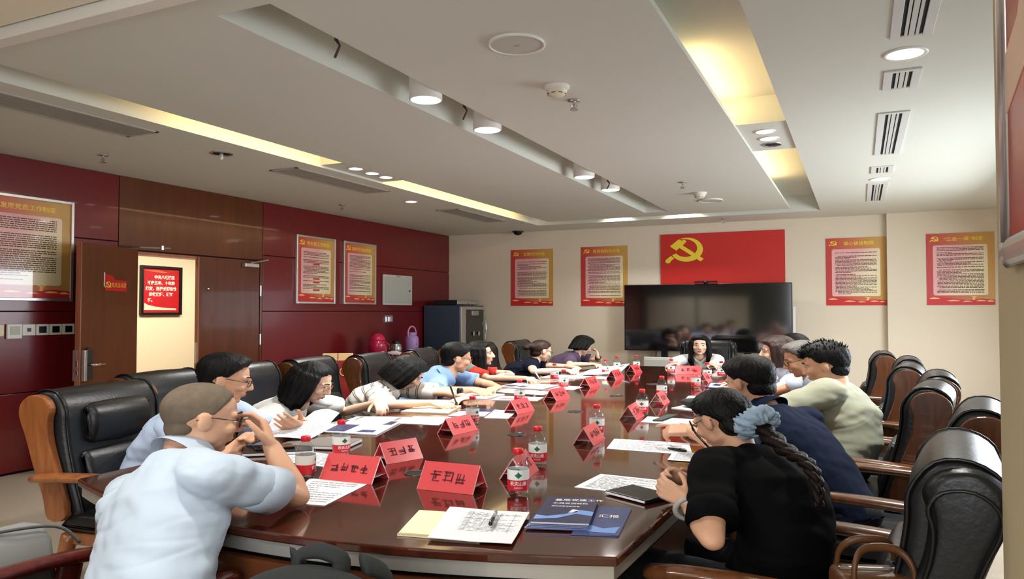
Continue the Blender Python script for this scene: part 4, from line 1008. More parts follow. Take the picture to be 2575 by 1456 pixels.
S = Sheet('printed_sheet', [(-2.56, 5.10), (-2.22, 5.20), (-2.26, 5.42), (-2.60, 5.36)], ZT0, M_PAPER, 'white brochure with a pink picture near the small black stand', 'brochure', .003, seed=39); S.patch('picture', [(.1, .1), (.6, .1), (.6, .5), (.1, .5)], mat('photo_pink', rgb(190, 120, 130), .5, var=.5, vscale=15))
Sheet('printed_sheet', [(-2.80, 5.62), (-2.34, 5.58), (-2.32, 5.82), (-2.80, 5.90)], ZT0, M_PAPER, 'long white sheet between light blue polo man and the middle cards', seed=40).lines(6, M_INK, seed=13)
S = Sheet('magazine', [(-2.95, 6.0), (-2.50, 5.96), (-2.50, 6.35), (-2.93, 6.42)], ZT0, M_PAPER, 'white magazine with blue pictures before the red and teal top woman', 'magazine', .006, seed=41)
S.patch('picture', [(.05, .08), (.3, .08), (.3, .45), (.05, .45)], M_NAVY).patch('picture', [(.36, .08), (.55, .08), (.55, .45), (.36, .45)], M_BLUEP).lines(6, M_INKD, .08, .92, .55, .9, 3, .3)
Sheet('printed_sheet', [(-2.46, 6.06), (-2.25, 6.05), (-2.25, 6.35), (-2.46, 6.36)], ZT0, M_PAPER, 'white sheet just right of the magazine with blue pictures', seed=42)
Sheet('white_pad', [(-2.96, 7.00), (-2.60, 7.0), (-2.60, 7.35), (-2.95, 7.35)], ZT0, M_PAPER, 'white notepad of the woman with her hair in a bun', 'notepad', .008, seed=43)
S = Sheet('newspaper', [(-2.72, 7.42), (-2.28, 7.52), (-2.30, 7.98), (-2.74, 7.90)], ZT0+.001, M_PAPER, 'raised printed newsletter page read by the woman in purple', 'newsletter', .004, seed=44, lift=(0, .03, .10, .02))
S.lines(10, M_INK, .08, .7, .1, .9, 3, .35); S.patch('picture', [(.8, .72), (.93, .72), (.93, .86), (.8, .86)], M_INKD)
Sheet('printed_sheet', [(-2.62, 7.12), (-2.30, 7.15), (-2.30, 7.42), (-2.66, 7.40)], ZT0, M_PAPER, 'white sheet under the near corner of the raised newsletter', seed=45)
# black standing mini microphone block
e = empty('desk_recorder', (-2.74, 4.93, ZT0), 0, 'small black upright recorder standing near light blue polo man', 'recorder')
m = MB(); m.lathe([(.024, 0), (.026, .01), (.026, .085), (.02, .10), (.001, .104)], 18, cap=False); m.lathe([(.024, 0.0005), (.001, .0)], 18, cap=False); m.build('body', M_BPL, e, smooth=True)
m = MB(); m.lathe([(.0268, .03), (.0268, .036)], 18, cap=False); m.build('ring', M_STEEL, e)

# ---- red name cards
M_CARD = mat('name_card_red', rgb(214, 66, 72), .28, coat=.5)
M_CARDIN = mat('name_card_inner', rgb(150, 30, 34), .5)
M_ACR = mat('acrylic_edge', rgb(238, 170, 172), .15, coat=.5)
M_BRUSH = mat('card_ink', rgb(92, 22, 30), .7)
def glyph(mb, cx_, cz_, s, rnd, y):
    for k in range(4): 
        z = cz_ + s*rnd.uniform(-.45, .45); w_ = s*rnd.uniform(.25, .48); x = cx_ + s*rnd.uniform(-.12, .12); mb.box(x-w_, x+w_, y, y+.0006, z-s*.045, z+s*.045)
    for k in range(3):
        x = cx_ + s*rnd.uniform(-.42, .42); h = s*rnd.uniform(.2, .48); z = cz_ + s*rnd.uniform(-.1, .1); mb.box(x-s*.045, x+s*.045, y, y+.0006, z-h, z+h)
CARDS = [
 (-1.865, 2.475, 3, .245, 4, 'red name card with long line of writing, left front near end'),
 (-1.925, 2.88, 70, .20, 3, 'red name card right behind the left front card, turned to the left'),
 (-1.425, 2.505, 2, .235, 3, 'red name card in the middle of the near table end'),
 (-1.29, 2.83, 100, .21, 3, 'red name card half hidden by the front bottle'),
 (-2.06, 3.68, 83, .225, 3, 'red name card second on the left side, facing the woman in white T-shirt'),
 (-2.09, 4.58, 85, .225, 3, 'red name card third on the left, facing the woman in striped polo'),
 (-2.125, 5.36, 86, .235, 3, 'red name card fourth on the left side, facing the light blue polo man'),
 (-2.215, 6.40, 86, .235, 3, 'red name card fifth on the left side of the table'),
 (-2.25, 7.28, 88, .235, 3, 'red name card sixth on left side, by two bottles'),
 (-2.27, 8.05, 88, .235, 3, 'red name card farthest on the left side, under the television'),
 (-1.285, 3.70, 94, .225, 3, 'red name card on the right side facing the man in navy'),
 (-1.325, 4.64, 94, .225, 3, 'red name card on right side, second beyond the navy man'),
 (-1.345, 5.45, 94, .235, 3, 'red name card on right side, third beyond the navy man'),
 (-1.69, 8.15, 2, .27, 3, 'red name card in front of the woman in white at the head'),
 (-1.36, 7.30, 92, .26, 3, 'red name card on right side among the far bottles')]
for i, (x, y, rz, L_, ng, lab) in enumerate(CARDS):
    e = empty('name_card', (x, y, ZT0), math.radians(rz), lab, 'name card', 'red name cards')
    hb, hh, t_ = (.066, .096, .003) if y < 2.6 else (.058, .088, .003)
    for s_ in (-1, 1):
        m = MB(); m.prism([(s_*hb, 0), (s_*(hb-t_*1.3), 0), (-s_*t_*.3, hh-t_), (0, hh)], -L_/2, L_/2, M=Matrix(((0, 0, 1, 0), (1, 0, 0, 0), (0, 1, 0, 0), (0, 0, 0, 1))))
        f = m.build('card_face', M_CARD, e)
        m = MB(); m.prism([(s_*(hb+.001), 0), (s_*(hb-t_*2), 0), (-s_*t_*.6, hh-t_), (0, hh+.001)], -L_/2-.0015, -L_/2, M=Matrix(((0, 0, 1, 0), (1, 0, 0, 0), (0, 1, 0, 0), (0, 0, 0, 1)))); m.prism([(s_*(hb+.001), 0), (s_*(hb-t_*2), 0), (-s_*t_*.6, hh-t_), (0, hh+.001)], L_/2, L_/2+.0015, M=Matrix(((0, 0, 1, 0), (1, 0, 0, 0), (0, 1, 0, 0), (0, 0, 0, 1))))
        m.build('acrylic_edge', M_ACR, f)['kind'] = 'stuff'
        m = MB(); rnd = random.Random(i*3+s_)
        sz = min(.044, L_*.75/ng*.8)
        for k in range(ng): glyph(m, (k-(ng-1)/2)*sz*1.25, .0, sz, rnd, 0)
        ang = math.atan2(hb, hh); T = Matrix.Translation((0, s_*(hb*.5+.0012), hh*.52)) @ Matrix.Rotation(s_*ang if s_ < 0 else ang, 4, 'X') @ (Matrix.Rotation(PI, 4, 'Z') if s_ > 0 else Matrix.Identity(4))
        for v in m.v: v[:] = (T @ v)[:]
        m.build('writing', M_BRUSH, f, recalc=False)['kind'] = 'stuff'
    m = MB(); m.box(-L_/2+.002, L_/2-.002, -hb*.72, hb*.72, .022, .024); m.build('brace', M_ACR, e)

# ---- water bottles
M_WATER = pane_mat('bottle_clear_plastic', (.93, .95, .96, 1), .06, .07)
M_CAP = mat('bottle_cap_red', rgb(214, 30, 40), .35)
M_LBLW = mat('label_white', rgb(236, 238, 234), .4)
M_LBLR = mat('label_red', rgb(206, 32, 48), .4)
M_GRN = mat('label_green', rgb(20, 110, 74), .5)
def bottle_parts():
    out = []
    r = .0305
    prof = [(.001, .004), (.018, .002), (.027, .0), (r, .006), (r*.97, .012), (r, .018), (r*.985, .05), (r, .094), (r*.97, .098), (r*1.0, .104), (r*.95, .112), (r*.86, .122), (r*.68, .134), (r*.50, .142), (.0128, .147), (.0128, .154), (.001, .154)]
    m = MB(); m.lathe(prof, 28, cap=False); out.append(('bottle_body', m.wide().mesh('bottle_body', M_WATER, smooth=True), None))
    m = MB(); m.lathe([(.0140, .148), (.0150, .150), (.0150, .165), (.0138, .168), (.001, .168)], 24, cap=False); out.append(('cap', m.wide().mesh('cap', M_CAP, smooth=True), None))
    m = MB(); m.lathe([(r+.0006, .057), (r+.0006, .094)], 28, cap=False); out.append(('label', m.wide().mesh('label', M_LBLW, smooth=True), None))
    m = MB(); m.lathe([(r+.0006, .019), (r+.0006, .057)], 28, cap=False); out.append(('label_band', m.wide().mesh('label_band', M_LBLR, smooth=True), None))
    def wrap(me, zc, a0):
        rr = (r+.0010)*W
        for v in me.vertices:
            a = v.co.x/rr + a0; d = rr + v.co.z*.5; z = v.co.y + zc; v.co = (d*math.sin(a), -d*math.cos(a), z)
    for a0 in (0, PI):
        me = text_mesh('农夫山泉', .0165, .0002, bold=.0003); wrap(me, .044, a0); me.materials.clear(); me.materials.append(M_LBLW); out.append(('brand_lettering', me, None))
        me = text_mesh('饮用天然水', .0065, .0002); wrap(me, .029, a0); me.materials.clear(); me.materials.append(M_LBLW); out.append(('small_lettering', me, None))
        m = MB()
        for poly in ([(-.014, 0), (0, -.011), (.014, 0), (0, .011)],): m.prism(poly, 0, .0004)
        m.prism([(-.0045, .006), (.0045, .006), (0, .0145)], 0, .0004); me = m.mesh('emblem', M_GRN); wrap(me, .0745, a0); out.append(('emblem', me, None))
    return out
BOT = bottle_parts()
BOTTLES = [(-1.16, 2.535, 25, 'water bottle with red cap in front of everything, near the brochures'),
 (-1.30, 3.05, 18, 'water bottle standing right behind the frontmost bottle'),
 (-2.06, 2.41, 120, 'water bottle at left front beside the long name card'),
 (-2.215, 2.84, 60, 'water bottle behind the left front name card'),
 (-2.12, 3.97, 70, 'water bottle behind the second name card on left'),
 (-2.30, 5.05, 40, 'water bottle by the white sheets of the light blue polo man'),
 (-2.36, 6.12, 30, 'water bottle beside the magazine, left side middle'),
 (-2.72, 6.80, 60, 'water bottle between red and teal top woman and bun woman'),
 (-2.46, 7.62, 50, 'water bottle behind the raised newsletter, nearer one'),
 (-2.52, 8.22, 20, 'water bottle behind the raised newsletter, farther one'),
 (-2.36, 8.47, 35, 'water bottle by the farthest left name card'),
 (-1.31, 3.90, 20, 'water bottle on right side behind the navy man name card'),
 (-1.30, 4.80, 10, 'water bottle on right side behind the second right card'),
 (-1.42, 5.83, 60, 'water bottle on right side behind the third right card'),
 (-1.84, 7.98, 10, 'water bottle left of the card at the head of the table'),
 (-1.31, 6.62, 40, 'water bottle in front of the white woman name card'),
 (-1.38, 7.56, 30, 'water bottle right of the head card, left of the pair'),
 (-1.29, 7.84, 15, 'water bottle rightmost before the woman at the head')]
for x, y, rz, lab in BOTTLES:
    e = empty('water_bottle', (x, y, ZT0), math.radians(rz), lab, 'bottle', 'water bottles on the table')
    for nm, me, _ in BOT: link(nm, me, e)

# ---- bags and jacket
M_BAG = mat('bag_brown_leather', rgb(88, 54, 28), .4, bump=.1, bscale=80)
e = empty('handbag', (.03, 2.30, .455), math.radians(20), 'brown leather handbag with curved handle on the front right chair seat', 'handbag'); e.scale = (.64, .7, .97)
m = MB(); m.box(-.17, .17, -.09, .09, .0, .27); m.build('body', M_BAG, e, bevel=.03, seg=3, smooth=True)
for s_ in (-1, 1):
    m = MB(); m.tube(catmull([(-.12, s_*.093, .20), (-.12, s_*.090, .29), (-.08, s_*.06, .335), (.0, s_*.05, .345), (.08, s_*.06, .335), (.12, s_*.090, .29), (.12, s_*.093, .20)], 5), .012, 10); m.build('handle', M_BAG, e, smooth=True)
    for x in (-.11, .11):
        m = MB(); m.tube([(x+.02*math.cos(a), s_*.096, .235+.02*math.sin(a)) for a in [2*PI*k/12 for k in range(12)]], .005, 6, closed=True); m.build('ring', M_STEEL, e, smooth=True)
m = MB(); m.tube([(-.15, 0, .272), (.15, 0, .272)], .006, 6); m.build('zip', M_STEEL, e)
M_PACK = mat('backpack_black', rgb(26, 30, 30), .8, bump=.2, bscale=300)
e = empty('stool', (-1.20, 1.42, 0), math.radians(10), 'low dark stool holding the black backpack at the near table end', 'stool')
m = MB(); m.box(-.22, .22, -.19, .19, .30, .34); m.build('seat', WD, e, bevel=.008)
for sx in (-1, 1):
    for sy in (-1, 1):
        m = MB(); m.box(sx*.18-.022, sx*.18+.022, sy*.15-.022, sy*.15+.022, 0, .30); m.build('leg', WD, e)
e = empty('backpack', (-1.20, 1.42, .341), math.radians(10), 'black backpack with grab handle in front of the near table end', 'backpack')
m = MB(); m.ell((0, 0, .24), (.29, .15, .24), nu=26, nv=16); m.box(-.25, .25, -.12, .12, 0, .28); me = remesh(m, .018, 6); me.materials.append(M_PACK); link('body', me, e)
m = MB(); m.ell((0, -.12, .17), (.17, .07, .14)); m.build('front_pocket', M_PACK, e, smooth=True)
m = MB(); m.tube(catmull([(-.06, .04, .455), (-.055, .05, .485), (0, .05, .50), (.055, .05, .485), (.06, .04, .455)], 5), .014, 8, flat=(1.6, .7)); m.build('grab_handle', M_PACK, e, smooth=True)
for s_ in (-1, 1):
    m = MB(); m.tube(catmull([(s_*.09, .10, .46), (s_*.13, .17, .40), (s_*.14, .19, .22), (s_*.13, .13, .06)], 5), .02, 8, flat=(1.8, .5)); m.build('shoulder_strap', M_PACK, e, smooth=True)
# ------------------------------------------------------------------ people
def skin_mat(n, c): return mat(n, c, .48, spec=.4, sss=.12, var=.06, vscale=14, bump=.02, bscale=180)
SK1 = skin_mat('skin_light', rgb(226, 184, 158)); SK2 = skin_mat('skin_warm', rgb(212, 164, 134)); SK3 = skin_mat('skin_tan', rgb(192, 142, 110))
M_HAIR = mat('hair_black', rgb(10, 9, 9), .5, spec=.2, bump=.35, bscale=60, bstretch=(3, 3, .35))
M_HAIRBR = mat('hair_brown', rgb(46, 28, 21), .4, spec=.35, var=.4, vscale=30, vstretch=(3, 3, .3), bump=.4, bscale=60, bstretch=(3, 3, .35))
M_HAIRGR = mat('hair_grey', rgb(92, 88, 84), .6, var=.4, vscale=60, bump=.3, bscale=120)
M_BUZZ = mat('hair_cropped', rgb(104, 90, 74), .75, var=.35, vscale=40, bump=.3, bscale=400)
M_EYEW = mat('eye_white', rgb(226, 220, 214), .25); M_IRIS = mat('eye_dark', rgb(22, 14, 12), .15)
M_BROW = mat('eyebrow', rgb(30, 24, 22), .8)
M_LIP = mat('lips', rgb(176, 92, 86), .4)
M_TROU = mat('trousers_black', rgb(22, 23, 28), .8, bump=.1, bscale=200)
M_SHOE = mat('shoe_black', rgb(16, 16, 17), .35)
M_GLASSF = mat('spectacle_metal', rgb(70, 62, 58), .25, metal=.8); M_GLASSG = mat('spectacle_gold', rgb(196, 150, 120), .25, metal=.8); M_GLASSK = mat('spectacle_black', rgb(20, 18, 18), .3)
def cloth(n, c, **k): return mat(n, c, .85, spec=.2 if c[1] > .05 else .08, sheen=.12 if c[1] > .05 else .0, **{**dict(var=.06, vscale=6, bump=.08, bscale=260), **k})
def stripes(name, c_list, scale, axis=2):
    """knitted stripes across the garment"""
    m = cloth(name, c_list[0][1]); nt = m.node_tree; L = nt.links
    tc = nt.nodes.new('ShaderNodeAttribute'); tc.attribute_name = 'stripe'
    mu = nt.nodes.new('ShaderNodeMath'); mu.operation = 'MULTIPLY'; mu.inputs[1].default_value = scale; fr = nt.nodes.new('ShaderNodeMath'); fr.operation = 'FRACT'
    cr = nt.nodes.new('ShaderNodeValToRGB'); cr.color_ramp.interpolation = 'CONSTANT'; el = cr.color_ramp.elements
    while len(el) < len(c_list): el.new(.5)
    for e_, (p_, c_) in zip(el, c_list): e_.position = p_; e_.color = c_
    L.new(tc.outputs['Fac'], mu.inputs[0]); L.new(mu.outputs[0], fr.inputs[0]); L.new(fr.outputs[0], cr.inputs[0]); L.new(cr.outputs[0], nt.nodes['Principled BSDF'].inputs['Base Color'])
    return m

def frame_from(fwd, up):
    """columns right, forward, up"""
    f = Vector(fwd).normalized(); u = Vector(up); r = f.cross(u).normalized(); u = r.cross(f)
    return Matrix(((r.x, f.x, u.x), (r.y, f.y, u.y), (r.z, f.z, u.z)))

def hand_prims(mb, wrist, fwd, palm, thumb_sign, curl, sc=1.0, spread=1.0, tips=None):
    """five fingers on a palm; fwd = wrist to knuckles, palm = palm normal, thumb_sign: +1 thumb on fwd x palm side"""
    f = Vector(fwd).normalized(); n = (Vector(palm) - f*Vector(palm).dot(f)).normalized(); s = f.cross(n)*thumb_sign
    wrist = Vector(wrist)
    kn = []
    for i, (off, ln) in enumerate(((.030, .086), (.010, .090), (-.010, .086), (-.028, .078))):
        b0 = wrist + s*(off*.55)*sc; k = wrist + (s*off*spread + f*ln)*sc
        mb.cap(b0 + f*.008*sc, .0155*sc, k, .0118*sc, 10); kn.append(k)
    mb.ell(wrist + f*.045*sc + n*.004*sc, (.032*sc, .036*sc, .016*sc), frame_from(f, n), 12, 8)
    L3 = ((.040, .025, .021), (.044, .029, .023), (.041, .027, .022), (.032, .020, .019))
    for i in range(4):
        p = kn[i]; d = (f + s*(.08, .02, -.04, -.10)[i]*spread).normalized(); c = curl[i] if isinstance(curl, (list, tuple)) else curl
        r = (.0092, .0095, .0090, .0080)[i]*sc; angs = (c*.75, c*1.05, c*.7)
        for j in range(3):
            q = Quaternion(d.cross(n), angs[j]); d = (q @ d).normalized(); n2 = n
            e = p + d*L3[i][j]*sc; mb.cap(p, r*(1-.07*j), e, r*(.93-.07*j), 9); p = e
    # thumb
    b0 = wrist + f*.014*sc + s*.020*sc + n*.006*sc; d = (f*.62 + s*.70 + n*.35).normalized()
    p1 = b0 + d*.042*sc; mb.cap(b0, .0165*sc, p1, .0120*sc, 9)
    c = (curl[0] if isinstance(curl, (list, tuple)) else curl)*.5
    d = (d + f*.45 - s*.35*c + n*.3*c).normalized(); p2 = p1 + d*.033*sc; mb.cap(p1, .0115*sc, p2, .0102*sc, 9)
    d = (d + f*.25 - s*.4*c + n*.25*c).normalized(); p3 = p2 + d*.026*sc; mb.cap(p2, .0102*sc, p3, .0082*sc, 9)
    return kn

def ik(S, T, a, b_, pole):
    S, T = Vector(S), Vector(T); d = T-S; L = min(d.length, (a+b_)*.995); u = d.normalized(); T = S + u*L
    x = (a*a - b_*b_ + L*L)/(2*L); h = math.sqrt(max(0, a*a-x*x)); p = Vector(pole); p = (p - u*p.dot(u))
    p = p.normalized() if p.length > 1e-6 else u.orthogonal().normalized()
    return S + u*x + p*h, T

HAIRS = {}
def hair_cap(mb, Rh, hc, style, sc):
    """displaced cranium: proud of the scalp inside the hairline, sunk below it outside"""
    P = {'short': ((41, 37, 20, -12, -16, -42, -60), .007, .024), 'buzz': ((40, 36, 18, -12, -16, -42, -60), .002, .004), 'spiky': ((38, 34, 18, -12, -16, -42, -60), .009, .028), 'bob': ((32, 26, 8, -30, -40, -55, -62), .018, .024), 'long': ((36, 32, 18, -20, -40, -55, -62), .014, .022), 'parted': ((44, 34, 16, -20, -40, -55, -62), .012, .018), 'tied': ((42, 36, 20, -2, -16, -46, -62), .008, .013), 'crop': ((36, 30, 12, -14, -6, -40, -60), .012, .028)}[style]
    lims, tk, tt = P; nu, nv = 56, 36; vs = []; fs = []
    rad = (.0775, .0985, .090); kn = tuple(zip((0, 38, 62, 80, 100, 125, 180), lims))
    for j in range(nv+1):
        e = PI/2 - PI*j/nv
        for i in range(nu):
            a = 2*PI*i/nu; dx, dy, dz = math.sin(a)*math.cos(e), math.cos(a)*math.cos(e), math.sin(e)
            az = abs((math.degrees(a)+180) % 360 - 180)
            for (a0, l0), (a1, l1) in zip(kn[:-1], kn[1:]):
                if az <= a1: lim = lerp(l0, l1, (az-a0)/(a1-a0)); break
            el = math.degrees(e); w_ = max(0, min(1, (el-lim)/14+.35))
            q = max(0, min(1, (dz+.35)/1.1)); t = lerp(tk, tt, q*q*(3-2*q)); off = lerp(-.009, t, w_*w_*(3-2*w_))
            if style in ('short', 'crop') and dy > .3 and dz > .2: off += .005*w_
            vs.append(hc + Rh @ Vector((dx*(rad[0]+off), dy*(rad[1]+off) - .010, dz*(rad[2]+off) + .028))*sc)
    for j in range(nv):
        for i in range(nu):
            i2 = (i+1) % nu; fs.append((j*nu+i, (j+1)*nu+i, (j+1)*nu+i2, j*nu+i2))
    mb.add(vs, fs)

def person(label, hip, head, face, body=None, hpitch=0, hroll=0, hip_z=.53, sex='m', skin=SK1, hair='short', hairm=M_HAIR,
           shirt=None, sleeve=.62, collar=True, R=None, L=None, glasses=None, vox=.007, sc=1.0, trousers=M_TROU, extra=None, seed=1, loose=0.0, lips=False, slouch=.5, shw=None, mouth=True, neck=.066, drop=.015):
    """hip: world (x, y); head: world centre of the head; face / body: headings in degrees (0 = +x, 90 = +y)
    R / L: dict(w=wrist world, e=elbow world or None, f=finger direction (local), n=palm normal (local), curl, pole)"""
    if body is None: body = face
    e0 = empty('person', (hip[0], hip[1], 0), math.radians(body-90), label, 'person')
    Ri = Matrix.Rotation(-math.radians(body-90), 3, 'Z')
    def loc(p): q = Ri @ Vector((p[0]-hip[0], p[1]-hip[1], 0)); return Vector((q.x/W, q.y/W, p[2]))
    fem = sex == 'f'
    H = loc(head); hs = sc*(.97 if fem else 1.0)
    dyaw = math.radians(face-body)
    Rh = (Matrix.Rotation(dyaw, 3, 'Z') @ Matrix.Rotation(-math.radians(hpitch), 3, 'X') @ Matrix.Rotation(math.radians(hroll), 3, 'Y'))
    hp = Vector((0, 0, hip_z))
    nb0 = H + Rh @ Vector((0, -.015, -.085))*hs                        # skull base
    lean = (nb0 - hp); lean_n = lean.normalized()
    nk = nb0 - (lean_n*.55 + Vector((0, .0, .45)) + Vector((0, .25, 0))).normalized()*neck*hs   # C7
    # spine: bulge backwards so that its length stays natural
    Ln = .50*sc; ch = (nk-hp).length; bul = math.sqrt(max(0, (Ln*Ln-ch*ch)))*.42*slouch*2 if ch < Ln else .02
    mid = (hp+nk)/2; side = Vector((0, -1, 0)); ax = (nk-hp).normalized(); side = (side - ax*side.dot(ax)).normalized()
    ctrl = mid + side*(bul+.03)
    sp = [hp*(1-t)**2 + ctrl*2*t*(1-t) + nk*t*t for t in [k/6 for k in range(7)]]
    sw = shw or (.172 if fem else .192)*sc
    upv = (sp[6]-sp[4]).normalized()
    fwdc = Vector((0, 1, 0)); fwdc = (fwdc - upv*fwdc.dot(upv)).normalized(); right = fwdc.cross(upv)
    shc = sp[5]*.62 + sp[6]*.38
    SR = shc + right*sw - upv*drop; SL = shc - right*sw - upv*drop
    ua, fa = (.275*sc, .245*sc) if fem else (.295*sc, .262*sc)
    arms = []
    for S, D, sg in ((SR, R, 1), (SL, L, -1)):
        if D is None: D = dict(w=None)
        if D.get('w') is None:
            T = S + Vector((sg*.02, .22, -.30)); E, T = ik(S, T, ua, fa, (sg*.5, -.5, -.4))
        else:
            T = loc(D['w'])
            # lean the shoulder a little towards what the hand reaches
            d = T-S; over = d.length-(ua+fa)*.97
            if over > 0: S = S + d.normalized()*min(over, .09)
            if D.get('e') is not None:
                E = loc(D['e']); E = S + (E-S).normalized()*min((E-S).length, ua*1.15)
            else: E, T = ik(S, T, ua, fa, D.get('pole', (sg*.8, -.2, -.6)))
            if (T-E).length > fa*1.12: T = E + (T-E).normalized()*fa*1.12
        arms.append((S, E, T, D, sg))
    # ---- body: one continuous skin
    b = MB()
    ar = .82 if fem else 1.0
    def hl(p): return H + Rh @ (Vector(p)*hs)
    Rm = Rh
    E_ = lambda c, r, M=None: b.ell(hl(c), tuple(x*hs for x in r), (Rm @ M if M else Rm), 20, 14)
    E_((0, -.012, .030), (.0765, .0965, .088)); E_((0, .022, -.020), (.066, .076, .085)); E_((0, .030, -.068), (.053, .056, .046)); E_((0, .067, -.098), (.023, .021, .017))
    b.cap(hl((0, .090, .018)), .0085*hs, hl((0, .109, -.026)), .0115*hs, 10)
    for s in (-1, 1):
        b.ell(hl((s*.011, .100, -.031)), (.0085*hs, .011*hs, .0085*hs), Rm, 10, 8)
        E_((s*.040, .066, -.024), (.024, .022, .022)); E_((s*.046, .018, -.056), (.018, .036, .030))
        b.cap(hl((s*.012, .084, .026)), .010*hs, hl((s*.048, .070, .026)), .009*hs, 8)
        E_((s*.0775, -.006, -.008), (.010, .022, .032), Matrix.Rotation(s*.35, 3, 'Z')); E_((s*.080, -.012, .008), (.008, .018, .018))
    b.cap(hl((-.018, .088, -.056)), .0085*hs, hl((.018, .088, -.056)), .0085*hs, 8); b.cap(hl((-.014, .086, -.067)), .0085*hs, hl((.014, .086, -.067)), .0085*hs, 8)
    nr = (.047 if fem else .056)*sc
    b.chain([(hl((0, -.018, -.055)), nr*.92), (nb0 - (nb0-nk)*.3, nr*.95), (nk + fwdc*.015, nr*1.12), (sp[5], .068*sc)], 16)
    b.chain([(p, .075*sc) for p in sp[1:6]], 12)
    for S, E, T, D, sg in arms:
        b.chain([(shc, .055*sc), (S, .050*sc*ar)], 12)
        b.chain([(S, .050*sc*ar), (S.lerp(E, .5), .046*sc*ar), (E, .036*sc*ar), (E.lerp(T, .28), .040*sc*ar), (E.lerp(T, .7), .031*sc*ar), (T, .0245*sc*ar)], 14)
        fd = D.get('f'); nd = D.get('n', (0, 0, -1)); fd = Vector(fd) if fd else (T-E).normalized()
        hand_prims(b, T, fd, nd, sg*D.get('flip', 1), D.get('curl', .45), (.90 if fem else 1.0)*sc)
    me = remesh(b, vox*.78, 3, .45)
    me.materials.append(skin)
    def put(me_, nm, m_=None, par=e0):
        for v in me_.vertices: v.co.x *= W; v.co.y *= W
        if m_: me_.materials.clear(); me_.materials.append(m_)
        return link(nm, me_, par)
    body_o = put(me, 'body', skin)
    # ---- face details
    for s in (-1, 1):
        m = MB(); m.ell(hl((s*.031, .079, .004)), (.0145*hs, .0075*hs, .0062*hs), Rm, 14, 8); o = put(m.mesh('eye', M_EYEW, smooth=True), 'eye', M_EYEW)
        m = MB(); m.ell(hl((s*.031, .0845, .004)), (.0062*hs, .0030*hs, .0058*hs), Rm, 12, 8); put(m.mesh('iris', M_IRIS, smooth=True), 'iris', M_IRIS, o)
        m = MB(); m.tube([hl(p) for p in ((s*.014, .092, .031), (s*.030, .090, .036), (s*.048, .077, .032))], [.0032*hs, .0040*hs, .0022*hs], 6); put(m.mesh('eyebrow', M_BROW), 'eyebrow', M_BROW)
        m = MB(); m.tube([hl(p) for p in ((s*.017, .085, .007), (s*.031, .0875, .0115), (s*.046, .078, .007))], .0017*hs, 5); put(m.mesh('eyelid', M_BROW), 'eyelid', M_BROW)
    if mouth:
        m = MB(); m.tube([hl(p) for p in ((-.022, .088, -.062), (-.008, .0965, -.0585), (0, .0965, -.060), (.008, .0965, -.0585), (.022, .088, -.062))], [.0018*hs, .0045*hs, .0042*hs, .0045*hs, .0018*hs], 7)
        m.tube([hl(p) for p in ((-.018, .088, -.0645), (0, .0945, -.068), (.018, .088, -.0645))], [.002*hs, .0048*hs, .002*hs], 7); put(m.mesh('lips', M_LIP, smooth=True), 'lips', M_LIP)
    # ---- hair
    h = MB(); hair_cap(h, Rh, H, {'long': 'long', 'bun': 'tied', 'braid': 'tied', 'bob': 'bob'}.get(hair, hair), hs)
    rnd = random.Random(seed)
    def lock(pts, rr, n=10): h.chain([(hl(p), r_*hs) for p, r_ in zip(pts, rr)], n)
    if hair in ('long', 'bob', 'parted'):
        for s in (-1, 1):
            ln = {'long': .26, 'parted': .135, 'bob': .125}[hair]
            for k in range(7):
                a = math.radians(62 + k*19); x0, y0 = s*.078*math.sin(a), .090*math.cos(a) - .012
                top = (x0*1.05, y0*1.05, .05)
                dn = ln*(1 - .25*abs(k-3)/6) if hair != 'bob' else ln*(1 if k < 5 else .9)
                if k < 1 and hair != 'bob': dn *= .8
                pts = [top, (x0*1.17, y0*1.13, -.01), (x0*1.15, y0*1.12+.002, -.07)]
                rr = [.024, .025, .024]
                if hair != 'bob':
                    back = Vector((0, 0, -1)); pts += [(x0*1.10+s*.006, y0*1.05+.004*k, -.07-dn*.5), (x0*.98, y0*.9+.006, -.07-dn*.85)]; rr += [.023, .015]
                else: pts += [(x0*1.08, y0*1.08, -.07-dn*.35)]; rr += [.019]
                lock(pts, rr)
        if hair != 'bob':
            for k in range(3): lock([((k-1)*.03, -.095, 0), ((k-1)*.034, -.105, -.07), ((k-1)*.03, -.09, -.07-ln*.55)], [.028, .026, .018])
        else:
            for k in range(3): lock([((k-1)*.035, -.095, 0), ((k-1)*.036, -.100, -.06), ((k-1)*.03, -.085, -.095)], [.03, .028, .02])
    if hair not in ('long', 'parted', 'bob'):
        z_ = .007 if hair == 'buzz' else 0
        h.ell(hl((0, -.044, -.034)), ((.065-z_)*hs, (.048-z_)*hs, (.060-z_)*hs), Rm, 20, 14)
    if hair == 'bun':
        h.ell(hl((0, -.125, .025)), (.046*hs, .040*hs, .044*hs), Rm, 16, 12); h.ell(hl((0, -.155, .0)), (.036*hs, .03*hs, .036*hs), Rm, 14, 10)
    if hair == 'crop':
        for s in (-1, 1):
            for k in range(5): a = math.radians(80+k*22); lock([(s*.082*math.sin(a), .10*math.cos(a)-.012, .03), (s*.086*math.sin(a), .104*math.cos(a)-.012, -.045-.012*k)], [.022, .015])
    hv = max(.0055, vox*.85)
    hm = remesh(h, hv*(.8 if hair == 'buzz' else 1), 2 if hair == 'buzz' else 4)
